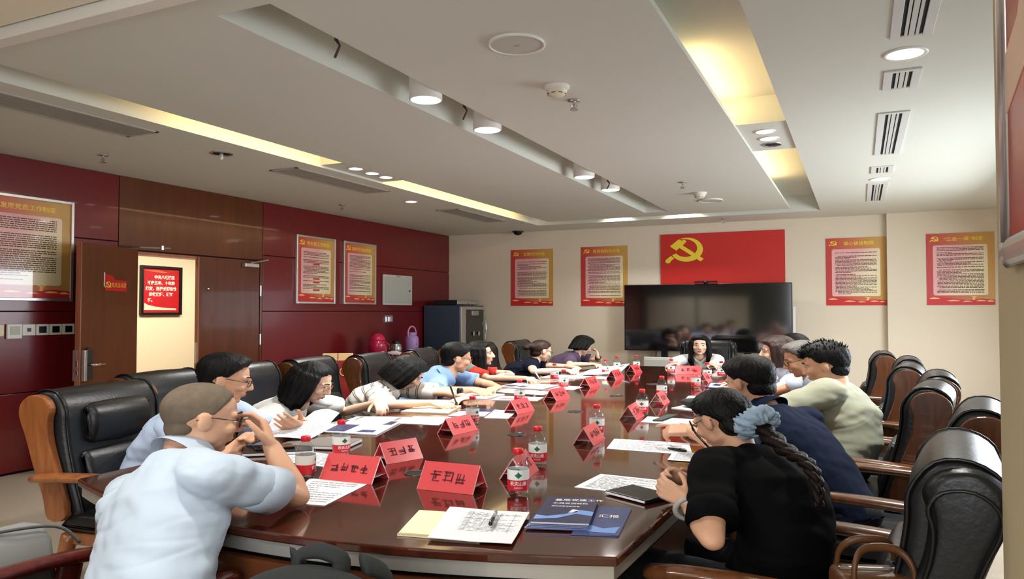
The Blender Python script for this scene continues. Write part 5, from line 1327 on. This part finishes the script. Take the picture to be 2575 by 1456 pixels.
    if hair != 'buzz':
        Rt = Rh.transposed()
        for v in hm.vertices:
            q = Rt @ (v.co-H); a = math.atan2(q.x, q.y)
            rr = math.hypot(q.x, q.y)
            v.co += (Rh @ Vector((q.x, q.y, 0))).normalized() * (noise.noise(Vector((a*13*max(.35, rr/.09), q.z*7, seed*3.1)))*.0042 + noise.noise(Vector((a*30, q.z*9, seed))) *.002)*(1 if rr > .02 else 0)
    hair_o = put(hm, 'hair', hairm)
    if hair == 'spiky':
        t = MB(); n_ = 260
        for k in range(n_):
            a = rnd.uniform(0, 2*PI); el = math.asin(rnd.uniform(.35, 1)); d = Vector((math.sin(a)*math.cos(el), math.cos(a)*math.cos(el), math.sin(el)))
            p = Vector((d.x*.090, d.y*.112-.010, d.z*.106+.030)); tip = Vector((d.x*.6, d.y*.6 + (.5 if hair == 'short' else .12), d.z*(1.1 if hair == 'spiky' else .55) + .1)).normalized()
            ln = rnd.uniform(.014, .034)
            t.tube([hl(p - d*.012), hl(p + d*.001 + tip*ln*.5), hl(p + tip*ln)], [.0048*hs, .0030*hs, .0004], 5)
        put(t.mesh('hair_tufts', hairm, smooth=True), 'hair_tufts', hairm, hair_o)['kind'] = 'stuff'
    # ---- spectacles
    if glasses:
        m = MB(); y = .103
        for s in (-1, 1):
            m.tube([hl((s*.032+.0235*math.cos(a)*(1 if abs(math.cos(a)) < .8 else .96), y-.010*abs(s*.032+.0235*math.cos(a))/.05, .001+.0185*math.sin(a))) for a in [2*PI*k/20 for k in range(20)]], .0016*hs, 6, closed=True)
            m.tube([hl((s*.055, y-.012, .008)), hl((s*.076, .06, .010)), hl((s*.082, -.005, .012)), hl((s*.080, -.030, -.004))], .0016*hs, 6)
        m.tube([hl((-.009, y, .004)), hl((0, y+.003, .008)), hl((.009, y, .004))], .0016*hs, 6)
        g = put(m.mesh('spectacles', glasses, smooth=True), 'spectacles', glasses); g['kind'] = None; del g['kind']
        for s in (-1, 1):
            m = MB(); m.add([hl((s*.032+.0225*math.cos(a), y-.010*abs(s*.032+.0225*math.cos(a))/.05, .001+.0175*math.sin(a))) for a in [2*PI*k/20 for k in range(20)]], [tuple(range(20))]); put(m.mesh('lens', M_PANE, recalc=False), 'lens', M_PANE, g)
    # ---- shirt
    t = MB(); infl = .012 + loose
    wr = (.135, .128, .128, .145, .158, .150, .075) if fem else (.155, .150, .152, .165, .175, .165, .080)
    dr = (.115, .105, .105, .115, .118, .090, .065) if fem else (.125, .118, .118, .122, .122, .098, .070)
    ringsT = []
    for k in range(7):
        tn = (sp[min(k+1, 6)]-sp[max(k-1, 0)]).normalized(); fw = (Vector((0, 1, 0)) - tn*tn.y).normalized(); rg = fw.cross(tn)
        c = sp[k] + (fwdc*.012 if k > 2 else Vector())
        if k == 6: c = nk - upv*.012
        if k == 0: c = sp[0] - tn*.07
        n_ = 24
        ringsT.append([c + rg*(math.copysign(abs(math.cos(a))**.82, math.cos(a))*(wr[k]*sc+loose)) + fw*(math.copysign(abs(math.sin(a))**.9, math.sin(a))*(dr[k]*sc+loose)) for a in [2*PI*q/n_ for q in range(n_)]])
    t.rings(ringsT)
    if fem:
        for s in (-1, 1): t.ell(sp[4]*.7+sp[3]*.3 + fwdc*.075*sc + right*s*.062, (.062*sc, .055*sc, .060*sc), None, 14, 10)
    srs = []; hems = []
    for S, E, T, D, sg in arms:
        Ecut = S.lerp(E, min(sleeve, 1.0)); r0 = (.062 if fem else .070)*sc + loose; r1 = (.056 if fem else .066)*sc + loose*1.2
        t.chain([(shc + right*sg*.06 - upv*.005, .062*sc), (S, r0*.98)], 14)
        d = (E-S).normalized()
        t.tube([S - d*.02, S + d*.02, S.lerp(Ecut, .6), Ecut - d*.012], [r0*.8, r0, r0*.5+r1*.5, r1], 18)
        if sleeve > 1.0:
            F = E.lerp(T, sleeve-1.0); t.chain([(E, r1*.86), (F, r1*.78)], 14)
        srs.append((S, Ecut)); hems.append((S, E, Ecut, r1))
    tm = remesh(t, vox, 5)
    hz = [s_ for s_ in sp]
    if shirt.name in STRIPED:
        at = tm.attributes.new('stripe', 'FLOAT', 'POINT')
        vals = []
        for v in tm.vertices:
            best = None
            i = min(range(7), key=lambda k: (sp[k]-v.co).length); ax_ = (sp[6]-sp[3]).normalized()
            val = (v.co - sp[3]).dot(ax_); dd = (v.co - sp[i]).length - .12
            for (S, Ec) in srs:
                dS = (Ec-S).normalized(); q = v.co-S; al = q.dot(dS)
                if al > .015 and (q-dS*al).length < .095: val = .20 - al
            vals.append(val + 5)
        at.data.foreach_set('value', vals)
    nrm_ = [0.0]*(3*len(tm.vertices)); tm.vertices.foreach_get('normal', nrm_)
    for iv, v in enumerate(tm.vertices):           # soft folds
        q = v.co; dn = Vector(nrm_[3*iv:3*iv+3])
        f_ = noise.noise(Vector((q.x*5+seed, q.y*5, q.z*14)))*.007 + noise.noise(Vector((q.x*14, q.y*9+seed, q.z*26 + q.x*9)))*.0042
        rdg = abs(noise.noise(Vector((q.x*2.6 + q.z*4, q.y*2.6 + seed*2, q.z*15 - q.x*6)))); f_ -= .0042*max(0, 1-rdg/.2)*max(0, .3+noise.noise(q*6+Vector((0, seed, 0))))
        # creases radiating from the armpits
        for S, Ec in srs:
            d_ = (q-S).length
            if d_ < .30: f_ += .0065*math.sin(d_*95 + 6*noise.noise(q*5))*max(0, 1-d_/.30)*(.5+.5*noise.noise(q*9+Vector((seed, 0, 0))))
        v.co += dn*f_
    shirt_o = put(tm, 'shirt', shirt)
    if sleeve <= 1.0:
        for S, E, Ec, r1 in hems:
            d = (E-S).normalized(); m = MB()
            m.tube([Ec - d*.06, Ec - d*.03, Ec + d*.022, Ec + d*.026, Ec + d*.018, Ec - d*.03], [r1*.92, r1*1.05, r1*1.12, r1*1.09, r1*1.05, r1*.9], 22); put(m.mesh('sleeve_hem', shirt, smooth=True), 'sleeve_hem', (M_COLLARW if shirt is S_STRIPE else M_KNITHEM) if shirt.name in STRIPED else shirt, shirt_o)
    if collar:
        m = MB(); nu = 22; R3 = []
        ax_ = ((nb0-nk)*.6+fwdc*.02).normalized(); fw = (Vector((0, 1, 0)) - ax_*ax_.y).normalized(); rg = fw.cross(ax_); c0 = nk + fwdc*.014
        for (dz, rr) in ((-.010, nr*1.42), (.030, nr*1.20), (.046, nr*1.17), (.044, nr*1.28), (.014, nr*1.56), (-.020, nr*1.78)):
            ring = []
            for q in range(nu+1):
                a = math.radians(-252 + 324*q/nu) ; open_ = abs(q/nu-.5)*2
                ring.append(c0 + ax_*(dz - .030*open_**3) + rg*math.cos(a)*rr + fw*math.sin(a)*(rr*1.02 + .012*open_**3))
            R3.append(ring)
        vs = [p for r_ in R3 for p in r_]; w_ = nu+1; fs = []
        for i in range(len(R3)-1):
            for q in range(nu): fs.append((i*w_+q, i*w_+q+1, (i+1)*w_+q+1, (i+1)*w_+q))
        m.add(vs, fs); put(m.mesh('collar', shirt, smooth=True, recalc=False), 'collar', shirt if shirt.name not in STRIPED else M_COLLARW, shirt_o)
    # ---- trousers and shoes
    t = MB(); hr = (.088 if fem else .095)*sc; kz = .50*sc
    t.ell(hp + Vector((0, -.01, -.01)), (.165*sc, .13*sc, .11*sc), None, 18, 12)
    for s in (-1, 1):
        hj = hp + Vector((s*.085, .03, -.03)); kn = Vector((s*.13, .43*sc, kz)); an = Vector((s*.12, .40*sc, .10))
        t.chain([(hj, hr), (hj.lerp(kn, .5), hr*.86), (kn, hr*.68), (kn.lerp(an, .35), hr*.66), (an, hr*.5)], 12)
    put(remesh(t, .016, 3), 'trousers', trousers)
    for s in (-1, 1):
        m = MB(); m.chain([(Vector((s*.12, .37*sc, .048)), .040), (Vector((s*.125, .47*sc, .045)), .042), (Vector((s*.13, .56*sc, .036)), .032)], 10)
        sm = remesh(m, .012, 3)
        for v in sm.vertices: v.co.z = max(v.co.z, .004)
        put(sm, 'shoe', M_SHOE)
    ctx = dict(e=e0, put=put, hl=hl, loc=loc, sp=sp, nk=nk, nb0=nb0, fwdc=fwdc, right=right, upv=upv, arms=arms, hs=hs, Rh=Rh, shirt=shirt_o, hair=hair_o, H=H, shc=shc)
    if extra: extra(ctx)
    return ctx
STRIPED = set()
M_KNITHEM = cloth('hem_red', rgb(186, 62, 52))
M_COLLARW = cloth('collar_white', rgb(226, 220, 212))
S_STRIPE = stripes('shirt_white_grey_stripes', [(0, rgb(228, 222, 214)), (.62, rgb(120, 110, 104)), (.74, rgb(228, 222, 214)), (.80, rgb(120, 110, 104)), (.9, rgb(228, 222, 214))], 1/.055)
S_KNIT = stripes('shirt_red_teal_stripes', [(0, rgb(196, 58, 46)), (.42, rgb(84, 128, 124)), (.68, rgb(170, 160, 150)), (.74, rgb(84, 128, 124)), (.86, rgb(196, 58, 46))], 1/.10)
STRIPED |= {S_STRIPE.name, S_KNIT.name}
S_PALE = cloth('shirt_pale_blue', rgb(184, 198, 213)); S_PALE2 = cloth('shirt_light_blue', rgb(182, 200, 228)); S_WHITE = cloth('shirt_white', rgb(216, 215, 212)); S_BLUE = cloth('shirt_sky_blue', rgb(132, 164, 210), var=.15, vscale=60)
S_NAVY = cloth('shirt_navy', rgb(24, 32, 54)); S_NAVY2 = cloth('blouse_dark_navy', rgb(22, 24, 38)); S_PURPLE = cloth('blouse_purple', rgb(82, 64, 88), var=.35, vscale=45); S_SAGE = cloth('tshirt_sage', rgb(164, 166, 146)); S_BLACK = cloth('tshirt_black', rgb(9, 9, 10)); S_ICE = cloth('blouse_ice_blue', rgb(206, 218, 236), var=.12, vscale=50)

def wristband(c, k, t, m_, nm, r=.032, th=.006, wd=1.0):
    S, E, T, D, sg = c['arms'][k]; p = E.lerp(T, t); d = (T-E).normalized(); u = d.orthogonal().normalized(); w_ = d.cross(u)
    m = MB(); m.tube([p + u*r*math.cos(a) + w_*r*math.sin(a) for a in [2*PI*q/22 for q in range(22)]], th, 8, closed=True); c['put'](m.mesh(nm, m_, smooth=True), nm, m_)

# 1 man at the near end, hand at his mouth
person('man in pale blue shirt with cropped greying hair, hand at his mouth, seen from behind', (-1.80, 1.47), (-2.055, 1.87, 1.065), 60, 84, hpitch=14, sex='m', skin=SK2, hair='buzz', hairm=M_BUZZ,
       shirt=S_PALE, sleeve=.60, loose=.004, glasses=M_GLASSF, vox=.0065, sc=.97, seed=2, slouch=1.15, neck=.052, drop=.085,
       R=dict(w=(-1.89, 2.03, .955), e=(-1.765, 2.02, .79), f=(-.45, .05, .9), n=(-.6, -.75, .0), curl=(.7, .8, .95, 1.0)), L=dict(w=(-2.16, 2.18, .80), e=(-2.42, 1.92, .79), f=(.6, .8, 0), n=(0, 0, -1), curl=.4))
# 2 man reading a sheet of paper
person('man in light blue shirt and glasses with thick black hair, reading a raised paper', (-3.42, 2.80), (-3.02, 2.90, 1.075), 42, 25, hpitch=16, sex='m', skin=SK2, hair='short',
       shirt=S_PALE2, sleeve=.75, glasses=M_GLASSF, vox=.007, seed=3,
       R=dict(w=(-2.80, 2.84, .80), f=(.6, .7, .0), n=(.2, -.3, .9), curl=.5), L=dict(w=(-2.74, 3.14, .81), f=(.8, .0, .2), n=(.0, -.6, .6), curl=.6))
# 3 woman in a white T-shirt
def tee_print(c):
    p = c['sp'][4] + c['fwdc']*.155 + c['right']*-.03
    me = text_mesh('Memories', .03, .0005); fw = c['fwdc']; M = Matrix.Translation(p) @ Matrix(((c['right'].x, c['upv'].x, fw.x, 0), (c['right'].y, c['upv'].y, fw.y, 0), (c['right'].z, c['upv'].z, fw.z, 0), (0, 0, 0, 1)))
    me.transform(M); c['put'](me, 'chest_lettering', M_INKD, c['shirt'])
person('woman in white T-shirt and clear glasses with long black hair, leafing through papers', (-3.48, 3.72), (-3.12, 3.70, .985), 18, 15, hpitch=26, sex='f', skin=SK1, hair='parted',
       shirt=S_WHITE, sleeve=.66, collar=False, glasses=M_GLASSG, vox=.007, seed=4, loose=.012, hip_z=.50,
       R=dict(w=(-2.86, 3.28, .83), f=(.9, .2, .0), n=(0, .2, -1), curl=.5), L=dict(w=(-2.93, 4.14, .82), f=(.75, .5, -.1), n=(0, 0, -1), curl=.7))
# 4 woman in the striped polo, writing
person('woman in white and grey striped polo with bowed dark bob, writing on a pad', (-3.46, 4.72), (-3.17, 4.86, .955), 40, 28, hpitch=44, sex='f', skin=SK1, hair='bob',
       shirt=S_STRIPE, sleeve=.7, vox=.0075, seed=5, loose=.008, hip_z=.50,
       R=dict(w=(-2.70, 4.47, .795), e=(-2.93, 4.22, .79), f=(.6, .8, -.1), n=(-.3, .4, -.7), curl=(.7, .8, .9, 1.0)), L=dict(w=(-2.62, 4.86, .79), e=(-2.86, 5.05, .79), f=(.7, -.7, 0), n=(0, 0, -1), curl=.4))
pen('pen', (-2.585, 4.61, .762), (-2.66, 4.64, .90), 'black pen in the hand of the woman in the striped polo', M_BPL, M_BPL)
# 5 man in the light blue polo, writing
person('man in sky blue polo shirt and glasses with short dark hair, writing', (-3.52, 5.50), (-3.16, 5.62, 1.025), 46, 30, hpitch=16, sex='m', skin=SK2, hair='short',
       shirt=S_BLUE, sleeve=.72, glasses=M_GLASSF, vox=.008, seed=6, hip_z=.50,
       R=dict(w=(-2.82, 5.30, .80), e=(-3.06, 5.08, .79), f=(.8, .6, -.1), n=(-.2, .3, -.8), curl=(.7, .8, .9, 1.0)), L=dict(w=(-2.76, 5.62, .79), e=(-3.0, 5.86, .79), f=(.8, -.4, 0), n=(0, 0, -1), curl=.45))
# 6 woman in the red and teal top
person('woman in red and teal striped top with long black hair, looking toward the far end', (-3.72, 6.42), (-3.47, 6.66, 1.0), 22, 28, hpitch=0, sex='f', skin=SK1, hair='long',
       shirt=S_KNIT, sleeve=.66, collar=False, vox=.008, seed=7, hip_z=.52,
       R=dict(w=(-2.86, 6.42, .80), e=(-3.22, 6.36, .79), f=(.9, .3, .1), n=(0, .1, -1), curl=(.7, .8, .9, 1.0)), L=dict(w=(-3.08, 6.60, .81), e=(-3.15, 6.98, .79), f=(.3, -.8, .1), n=(0, 0, -1), curl=.6))
pen('pen', (-2.74, 6.50, .772), (-2.80, 6.44, .90), 'white pen in the hand of the woman in red and teal', M_PAPER, M_PAPER)
# 7 woman with her hair in a bun
person('woman in sleeveless dark navy blouse, glasses and hair in a bun, writing', (-3.62, 7.62), (-3.32, 7.88, .975), 52, 36, hpitch=18, sex='f', skin=SK1, hair='bun', hairm=M_HAIRBR,
       shirt=S_NAVY2, sleeve=.36, vox=.008, seed=8, glasses=M_GLASSF, hip_z=.50,
       R=dict(w=(-2.86, 7.50, .80), e=(-3.10, 7.18, .79), f=(.8, .5, -.1), n=(-.1, .2, -.9), curl=(.6, .7, .8, .9)), L=dict(w=(-2.78, 7.72, .80), e=(-2.98, 8.05, .79), f=(.8, -.5, 0), n=(0, 0, -1), curl=.5))
# 8 woman in purple
def watch8(c): wristband(c, 1, .9, M_BPL, 'wristwatch', .028, .006)
person('woman in patterned purple blouse with short dark hair, hand on her chin, reading', (-3.56, 8.88), (-3.22, 9.02, .985), 55, 25, hpitch=30, sex='f', skin=SK1, hair='crop',
       shirt=S_PURPLE, sleeve=.62, vox=.008, seed=9, hip_z=.52, extra=watch8,
       R=dict(w=(-2.86, 8.42, .80), e=(-3.12, 8.28, .79), f=(.9, .3, 0), n=(0, 0, -1), curl=.4), L=dict(w=(-3.06, 9.16, .835), e=(-2.86, 9.28, .77), f=(-.5, .0, .85), n=(-.3, -.9, 0), curl=.6))
# 9 woman in white at the head of the table
def lanyard(c):
    s, fw, rg, up = c['sp'], c['fwdc'], c['right'], c['upv']
    for g in (-1, 1):
        m = MB(); m.tube(catmull([c['nk'] + rg*g*.055 - fw*.02, c['nk'] + rg*g*.065 + fw*.055 - up*.02, s[5] + rg*g*.055 + fw*.128 - up*.03, s[4] + rg*g*.03 + fw*.168 - up*.02, s[3] + fw*.165 + up*.02], 4), .0065, 6, flat=(1.5, .5)); c['put'](m.mesh('lanyard', M_BPL, smooth=True), 'lanyard', M_BPL)
person('woman in white blouse with long black hair and dark lanyard at the head of table', (-1.82, 9.62), (-1.815, 9.44, 1.005), -80, -86, hpitch=4, sex='f', skin=SK1, hair='long',
       shirt=S_WHITE, sleeve=1.5, collar=True, vox=.008, seed=10, loose=.004, extra=lanyard, slouch=.3, shw=.15,
       R=dict(w=(-1.98, 8.98, .80), e=(-2.08, 9.20, .80), f=(.6, .6, 0), n=(0, 0, -1), curl=.4), L=dict(w=(-1.62, 8.98, .80), e=(-1.56, 9.20, .80), f=(-.6, .6, 0), n=(0, 0, -1), curl=.4))
# 10 far right, only the back of the hair shows
person('woman farthest on the right side, only black hair showing behind the brown bob', (-.28, 7.86), (-.60, 7.86, 1.08), 178, 178, hpitch=8, sex='f', hair='bob', shirt=S_NAVY2, vox=.009, seed=11, L=dict(w=(-1.0, 7.7, .80)), R=dict(w=(-1.0, 8.05, .80)))
# 11 woman with the brown bob
person('woman with brown bob in ice blue blouse on the right, face turned left', (-.22, 6.72), (-.615, 6.46, 1.10), 196, 172, hpitch=8, sex='f', skin=SK1, hair='bob', hairm=M_HAIRBR, shirt=S_ICE, sleeve=.9, vox=.008, seed=12,
       L=dict(w=(-.92, 6.30, .80)), R=dict(w=(-.95, 6.75, .80)))
# 12 old man
person('older man with grey hair and dark glasses, mostly hidden behind the sage T-shirt', (-.10, 5.95), (-.385, 5.88, 1.075), 196, 176, hpitch=22, sex='m', skin=SK3, hair='short', hairm=M_HAIRGR, shirt=S_PALE, glasses=M_GLASSK, vox=.008, seed=13,
       L=dict(w=(-.86, 5.5, .80)), R=dict(w=(-.90, 5.9, .80)))
# 13 sage T-shirt
person('man in sage green T-shirt with spiky black hair on the right side', (-.13, 4.76), (-.19, 4.98, 1.10), 172, 160, hpitch=18, sex='m', skin=SK2, hair='spiky', shirt=S_SAGE, sleeve=.74, collar=False, vox=.0075, seed=14, loose=.008,
       L=dict(w=(-.74, 4.60, .80), e=(-.53, 4.52, .80)), R=dict(w=(-.78, 5.0, .80)))
# 14 navy polo
person('man in navy polo shirt with black hair, holding a phone over the table', (-.10, 3.72), (-.515, 4.0, 1.065), 148, 152, hpitch=20, sex='m', skin=SK2, hair='short', shirt=S_NAVY, sleeve=.80, vox=.007, seed=15, slouch=.9,
       L=dict(w=(-.76, 3.68, .85), e=(-.50, 3.36, .80), f=(-.2, .9, -.05), n=(.5, -.2, -.6), curl=(.15, .7, .8, .9)), R=dict(w=(-.74, 4.22, .80), f=(-.5, .7, .0), n=(0, 0, -1), curl=.8))
e = empty('phone', (-.93, 3.86, .872), math.radians(60), 'grey smartphone held up by the man in the navy polo', 'phone')
m = MB(); m.box(-.05, .07, -.036, .036, -.005, .005, Matrix.Rotation(math.radians(-10), 4, 'Y') @ Matrix.Rotation(math.radians(-6), 4, 'X')); m.build('body', mat('phone_grey', rgb(70, 78, 74), .3), e, bevel=.003)
# 15 woman in black with a braid
def braid(c):
    hl, put, hs = c['hl'], c['put'], c['hs']
    root = hl((0, -.112, -.045)); bk = -c['fwdc']; up = c['upv']; sp = c['sp']
    pts = catmull([root, root + bk*.030 - Vector((0, 0, .045)), sp[5] + bk*.112, sp[4] + bk*.140, sp[3] + bk*.145, sp[2] + bk*.14], 6)
    m = MB(); N = len(pts)
    for ph in range(3):
        q = []; rr = []
        for i, p in enumerate(pts):
            t = i/(N-1); a = t*22 + ph*2*PI/3; rad = .020*(1-.65*t); d = (pts[min(i+1, N-1)]-pts[max(i-1, 0)]).normalized(); u = c['right'] - d*c['right'].dot(d); u.normalize(); w_ = d.cross(u)
            q.append(p + u*math.cos(a)*rad + w_*math.sin(2*a)*rad*.45); rr.append(.0235*(1-.72*t))
        m.tube(catmull(q, 3), [rr[min(int(k/3), N-1)] for k in range(len(catmull(q, 3)))], 9)
    put(m.mesh('braid', M_HAIR, smooth=True), 'braid', mat('hair_dark_brown', rgb(26, 16, 14), .5, spec=.2, var=.4, vscale=30, bump=.4, bscale=90), c['hair'])
    # scrunchie: ruffled ring of cloth
    m = MB(); ax_ = (bk*.60 - Vector((0, 0, .72)) - c['right']*.1).normalized(); u = ax_.orthogonal().normalized(); w_ = ax_.cross(u); R_ = []
    for k in range(72):
        a = 2*PI*k/72; th = .031*(1+.28*noise.noise(Vector((math.cos(a)*2.2, math.sin(a)*2.2, 3.1)))); ring = []
        for j in range(18):
            b_ = 2*PI*j/18; d = (u*math.cos(a)+w_*math.sin(a)); p = d*(.038+th*math.cos(b_)) + ax_*(th*math.sin(b_)*1.05)
            rid = abs(noise.noise(Vector((a*4.2 + .6*math.sin(b_), b_*.9, 1.7)))); p += (d*math.cos(b_) + ax_*math.sin(b_))*(-.014*max(0, 1-rid/.22) + .010*noise.noise(p*45))
            ring.append(root + ax_*.014 + p)
        R_.append(ring)
    m.rings(R_, closed=True); put(m.mesh('scrunchie', M_HAIR, smooth=True), 'scrunchie', cloth('scrunchie_blue', rgb(158, 180, 200)), c['hair'])
    m = MB(); m.tube([hl((-.088, .020, .034)), hl((-.092, -.005, .030))], .004, 6); put(m.mesh('hair_clip', M_STEEL), 'hair_clip', M_STEEL, c['hair'])
    for k, (a, b_, c_) in enumerate(((.055, .086, .0), (.066, .070, .0), (.060, .080, .01))):
        m = MB(); m.tube(catmull([hl((-a, b_, .035)), hl((-a-.006, b_-.004, -.02)), hl((-a-.002, b_-.012, -.06)), hl((-a+.004, b_-.02, -.10+c_))], 4), .0013, 5); put(m.mesh('loose_strand', M_HAIR), 'loose_strand', M_HAIR, c['hair'])
    wristband(c, 1, .80, mat('bracelet_jade', rgb(170, 166, 158), .3), 'bracelet', .040, .0075)
person('woman in black T-shirt with long braid and pale blue scrunchie, hands clasped', (-.27, 2.62), (-.475, 2.92, 1.015), 146, 142, hpitch=32, sex='f', skin=SK2, hair='braid', shirt=S_BLACK, sleeve=.70, collar=False, glasses=M_GLASSK, vox=.0065, seed=16, extra=braid, loose=.003, slouch=.8, sc=.95,
       L=dict(w=(-.535, 2.53, .79), e=(-.40, 2.25, .715), f=(-.25, .8, .35), n=(.75, .1, -.3), curl=(.75, .8, .85, .9)), R=dict(w=(-.57, 2.80, .80), e=(-.36, 3.02, .76), f=(-.75, .2, .30), n=(-.6, -.6, -.2), curl=(.8, .85, .9, .9)))

# papers held in hands
def held(name, pts, label, cat, m_, lines=True):
    c = sum((Vector(p) for p in pts), Vector())/4; e = tag(bpy.data.objects.new(name, None), label, cat); COL.objects.link(e); e.location = c; e.empty_display_size = .03
    n = 10; P = [Vector(p)-c for p in pts]; nv = (P[1]-P[0]).cross(P[3]-P[0]).normalized()
    g = [[lerp(lerp(P[0], P[1], u/n), lerp(P[3], P[2], u/n), v/n) + nv*(.018*math.sin(PI*u/n)) for u in range(n+1)] for v in range(n+1)]
    mb = MB(); vs = [p for r in g for p in r] + [p - nv*.0012 for r in g for p in r]; N = (n+1)**2; fs = []
    for v in range(n):
        for u in range(n):
            a = v*(n+1)+u; fs += [(a, a+1, a+n+2, a+n+1), (N+a, N+a+n+1, N+a+n+2, N+a+1)]
    for u in range(n):
        for a, b_ in ((u, u+1), (n*(n+1)+u+1, n*(n+1)+u), ((u+1)*(n+1), u*(n+1)), (u*(n+1)+n, (u+1)*(n+1)+n)): fs.append((a, N+a, N+b_, b_))
    mb.add(vs, fs); mb.build('sheet', m_, e, smooth=False)
    if lines:
        q = MB(); rnd = random.Random(5)
        for sgn in (1, -1):
            for k in range(1, 15):
                v = k/15*.9+.05; u = .1
                while u < .9:
                    u2 = min(.9, u+rnd.uniform(.05, .2))
                    f = lambda uu, vv: lerp(lerp(P[0], P[1], uu), lerp(P[3], P[2], uu), vv) + nv*(.018*math.sin(PI*uu) + (.0008 if sgn > 0 else -.0020))
                    q.quad(f(u, v-.008), f(u2, v-.008), f(u2, v+.008), f(u, v+.008)); u = u2+.02
        q.build('text_lines', M_INK, e, recalc=False)['kind'] = 'stuff'
    return e
held('held_paper', [(-2.82, 2.76, .785), (-2.56, 3.02, .775), (-2.60, 3.30, .81), (-2.86, 3.04, .83)], 'white printed paper held tilted by the man in light blue shirt', 'paper', M_PAPER)
held('held_paper', [(-2.86, 3.22, .78), (-2.70, 3.30, .77), (-2.84, 3.62, .82), (-2.98, 3.56, .83)], 'white page being turned by the woman in white T-shirt', 'paper', M_PAPER)

# grey jacket over the left arm of the near chair
m = MB(); R_ = []
prof = [(-.19, -.16), (-.17, -.05), (-.12, .02), (-.04, .05), (.04, .05), (.11, .02), (.15, -.06), (.17, -.20)]
for k in range(19):
    y = -.20 + .36*k/18; ring = []
    for (px_, pz) in prof:
        nn = noise.noise(Vector((px_*9, y*7, pz*6)))*.030; ring.append(Vector((px_*1.0 + nn, y, pz + nn*.6 - (.02*abs(y/.26)**2))))
    for (px_, pz) in reversed(prof):
        nn = noise.noise(Vector((px_*9, y*7, pz*6)))*.030; ring.append(Vector((px_*.90 + nn, y, pz - .022 + nn*.6 - (.02*abs(y/.26)**2))))
    R_.append(ring)
m.rings(R_)
e = empty('jacket', (-2.50, 1.41, .68), 0, 'grey cloth jacket hung over a chair arm at bottom left', 'jacket')
o = m.build('cloth', cloth('jacket_grey', rgb(128, 130, 128)), e, smooth=True)
m = MB(); m.tube(catmull([(.02, -.2, .055), (.05, 0, .06), (.10, .18, .045), (.14, .24, -.02)], 5), .006, 6); m.build('seam', cloth('jacket_seam', rgb(96, 98, 98)), e, smooth=True)
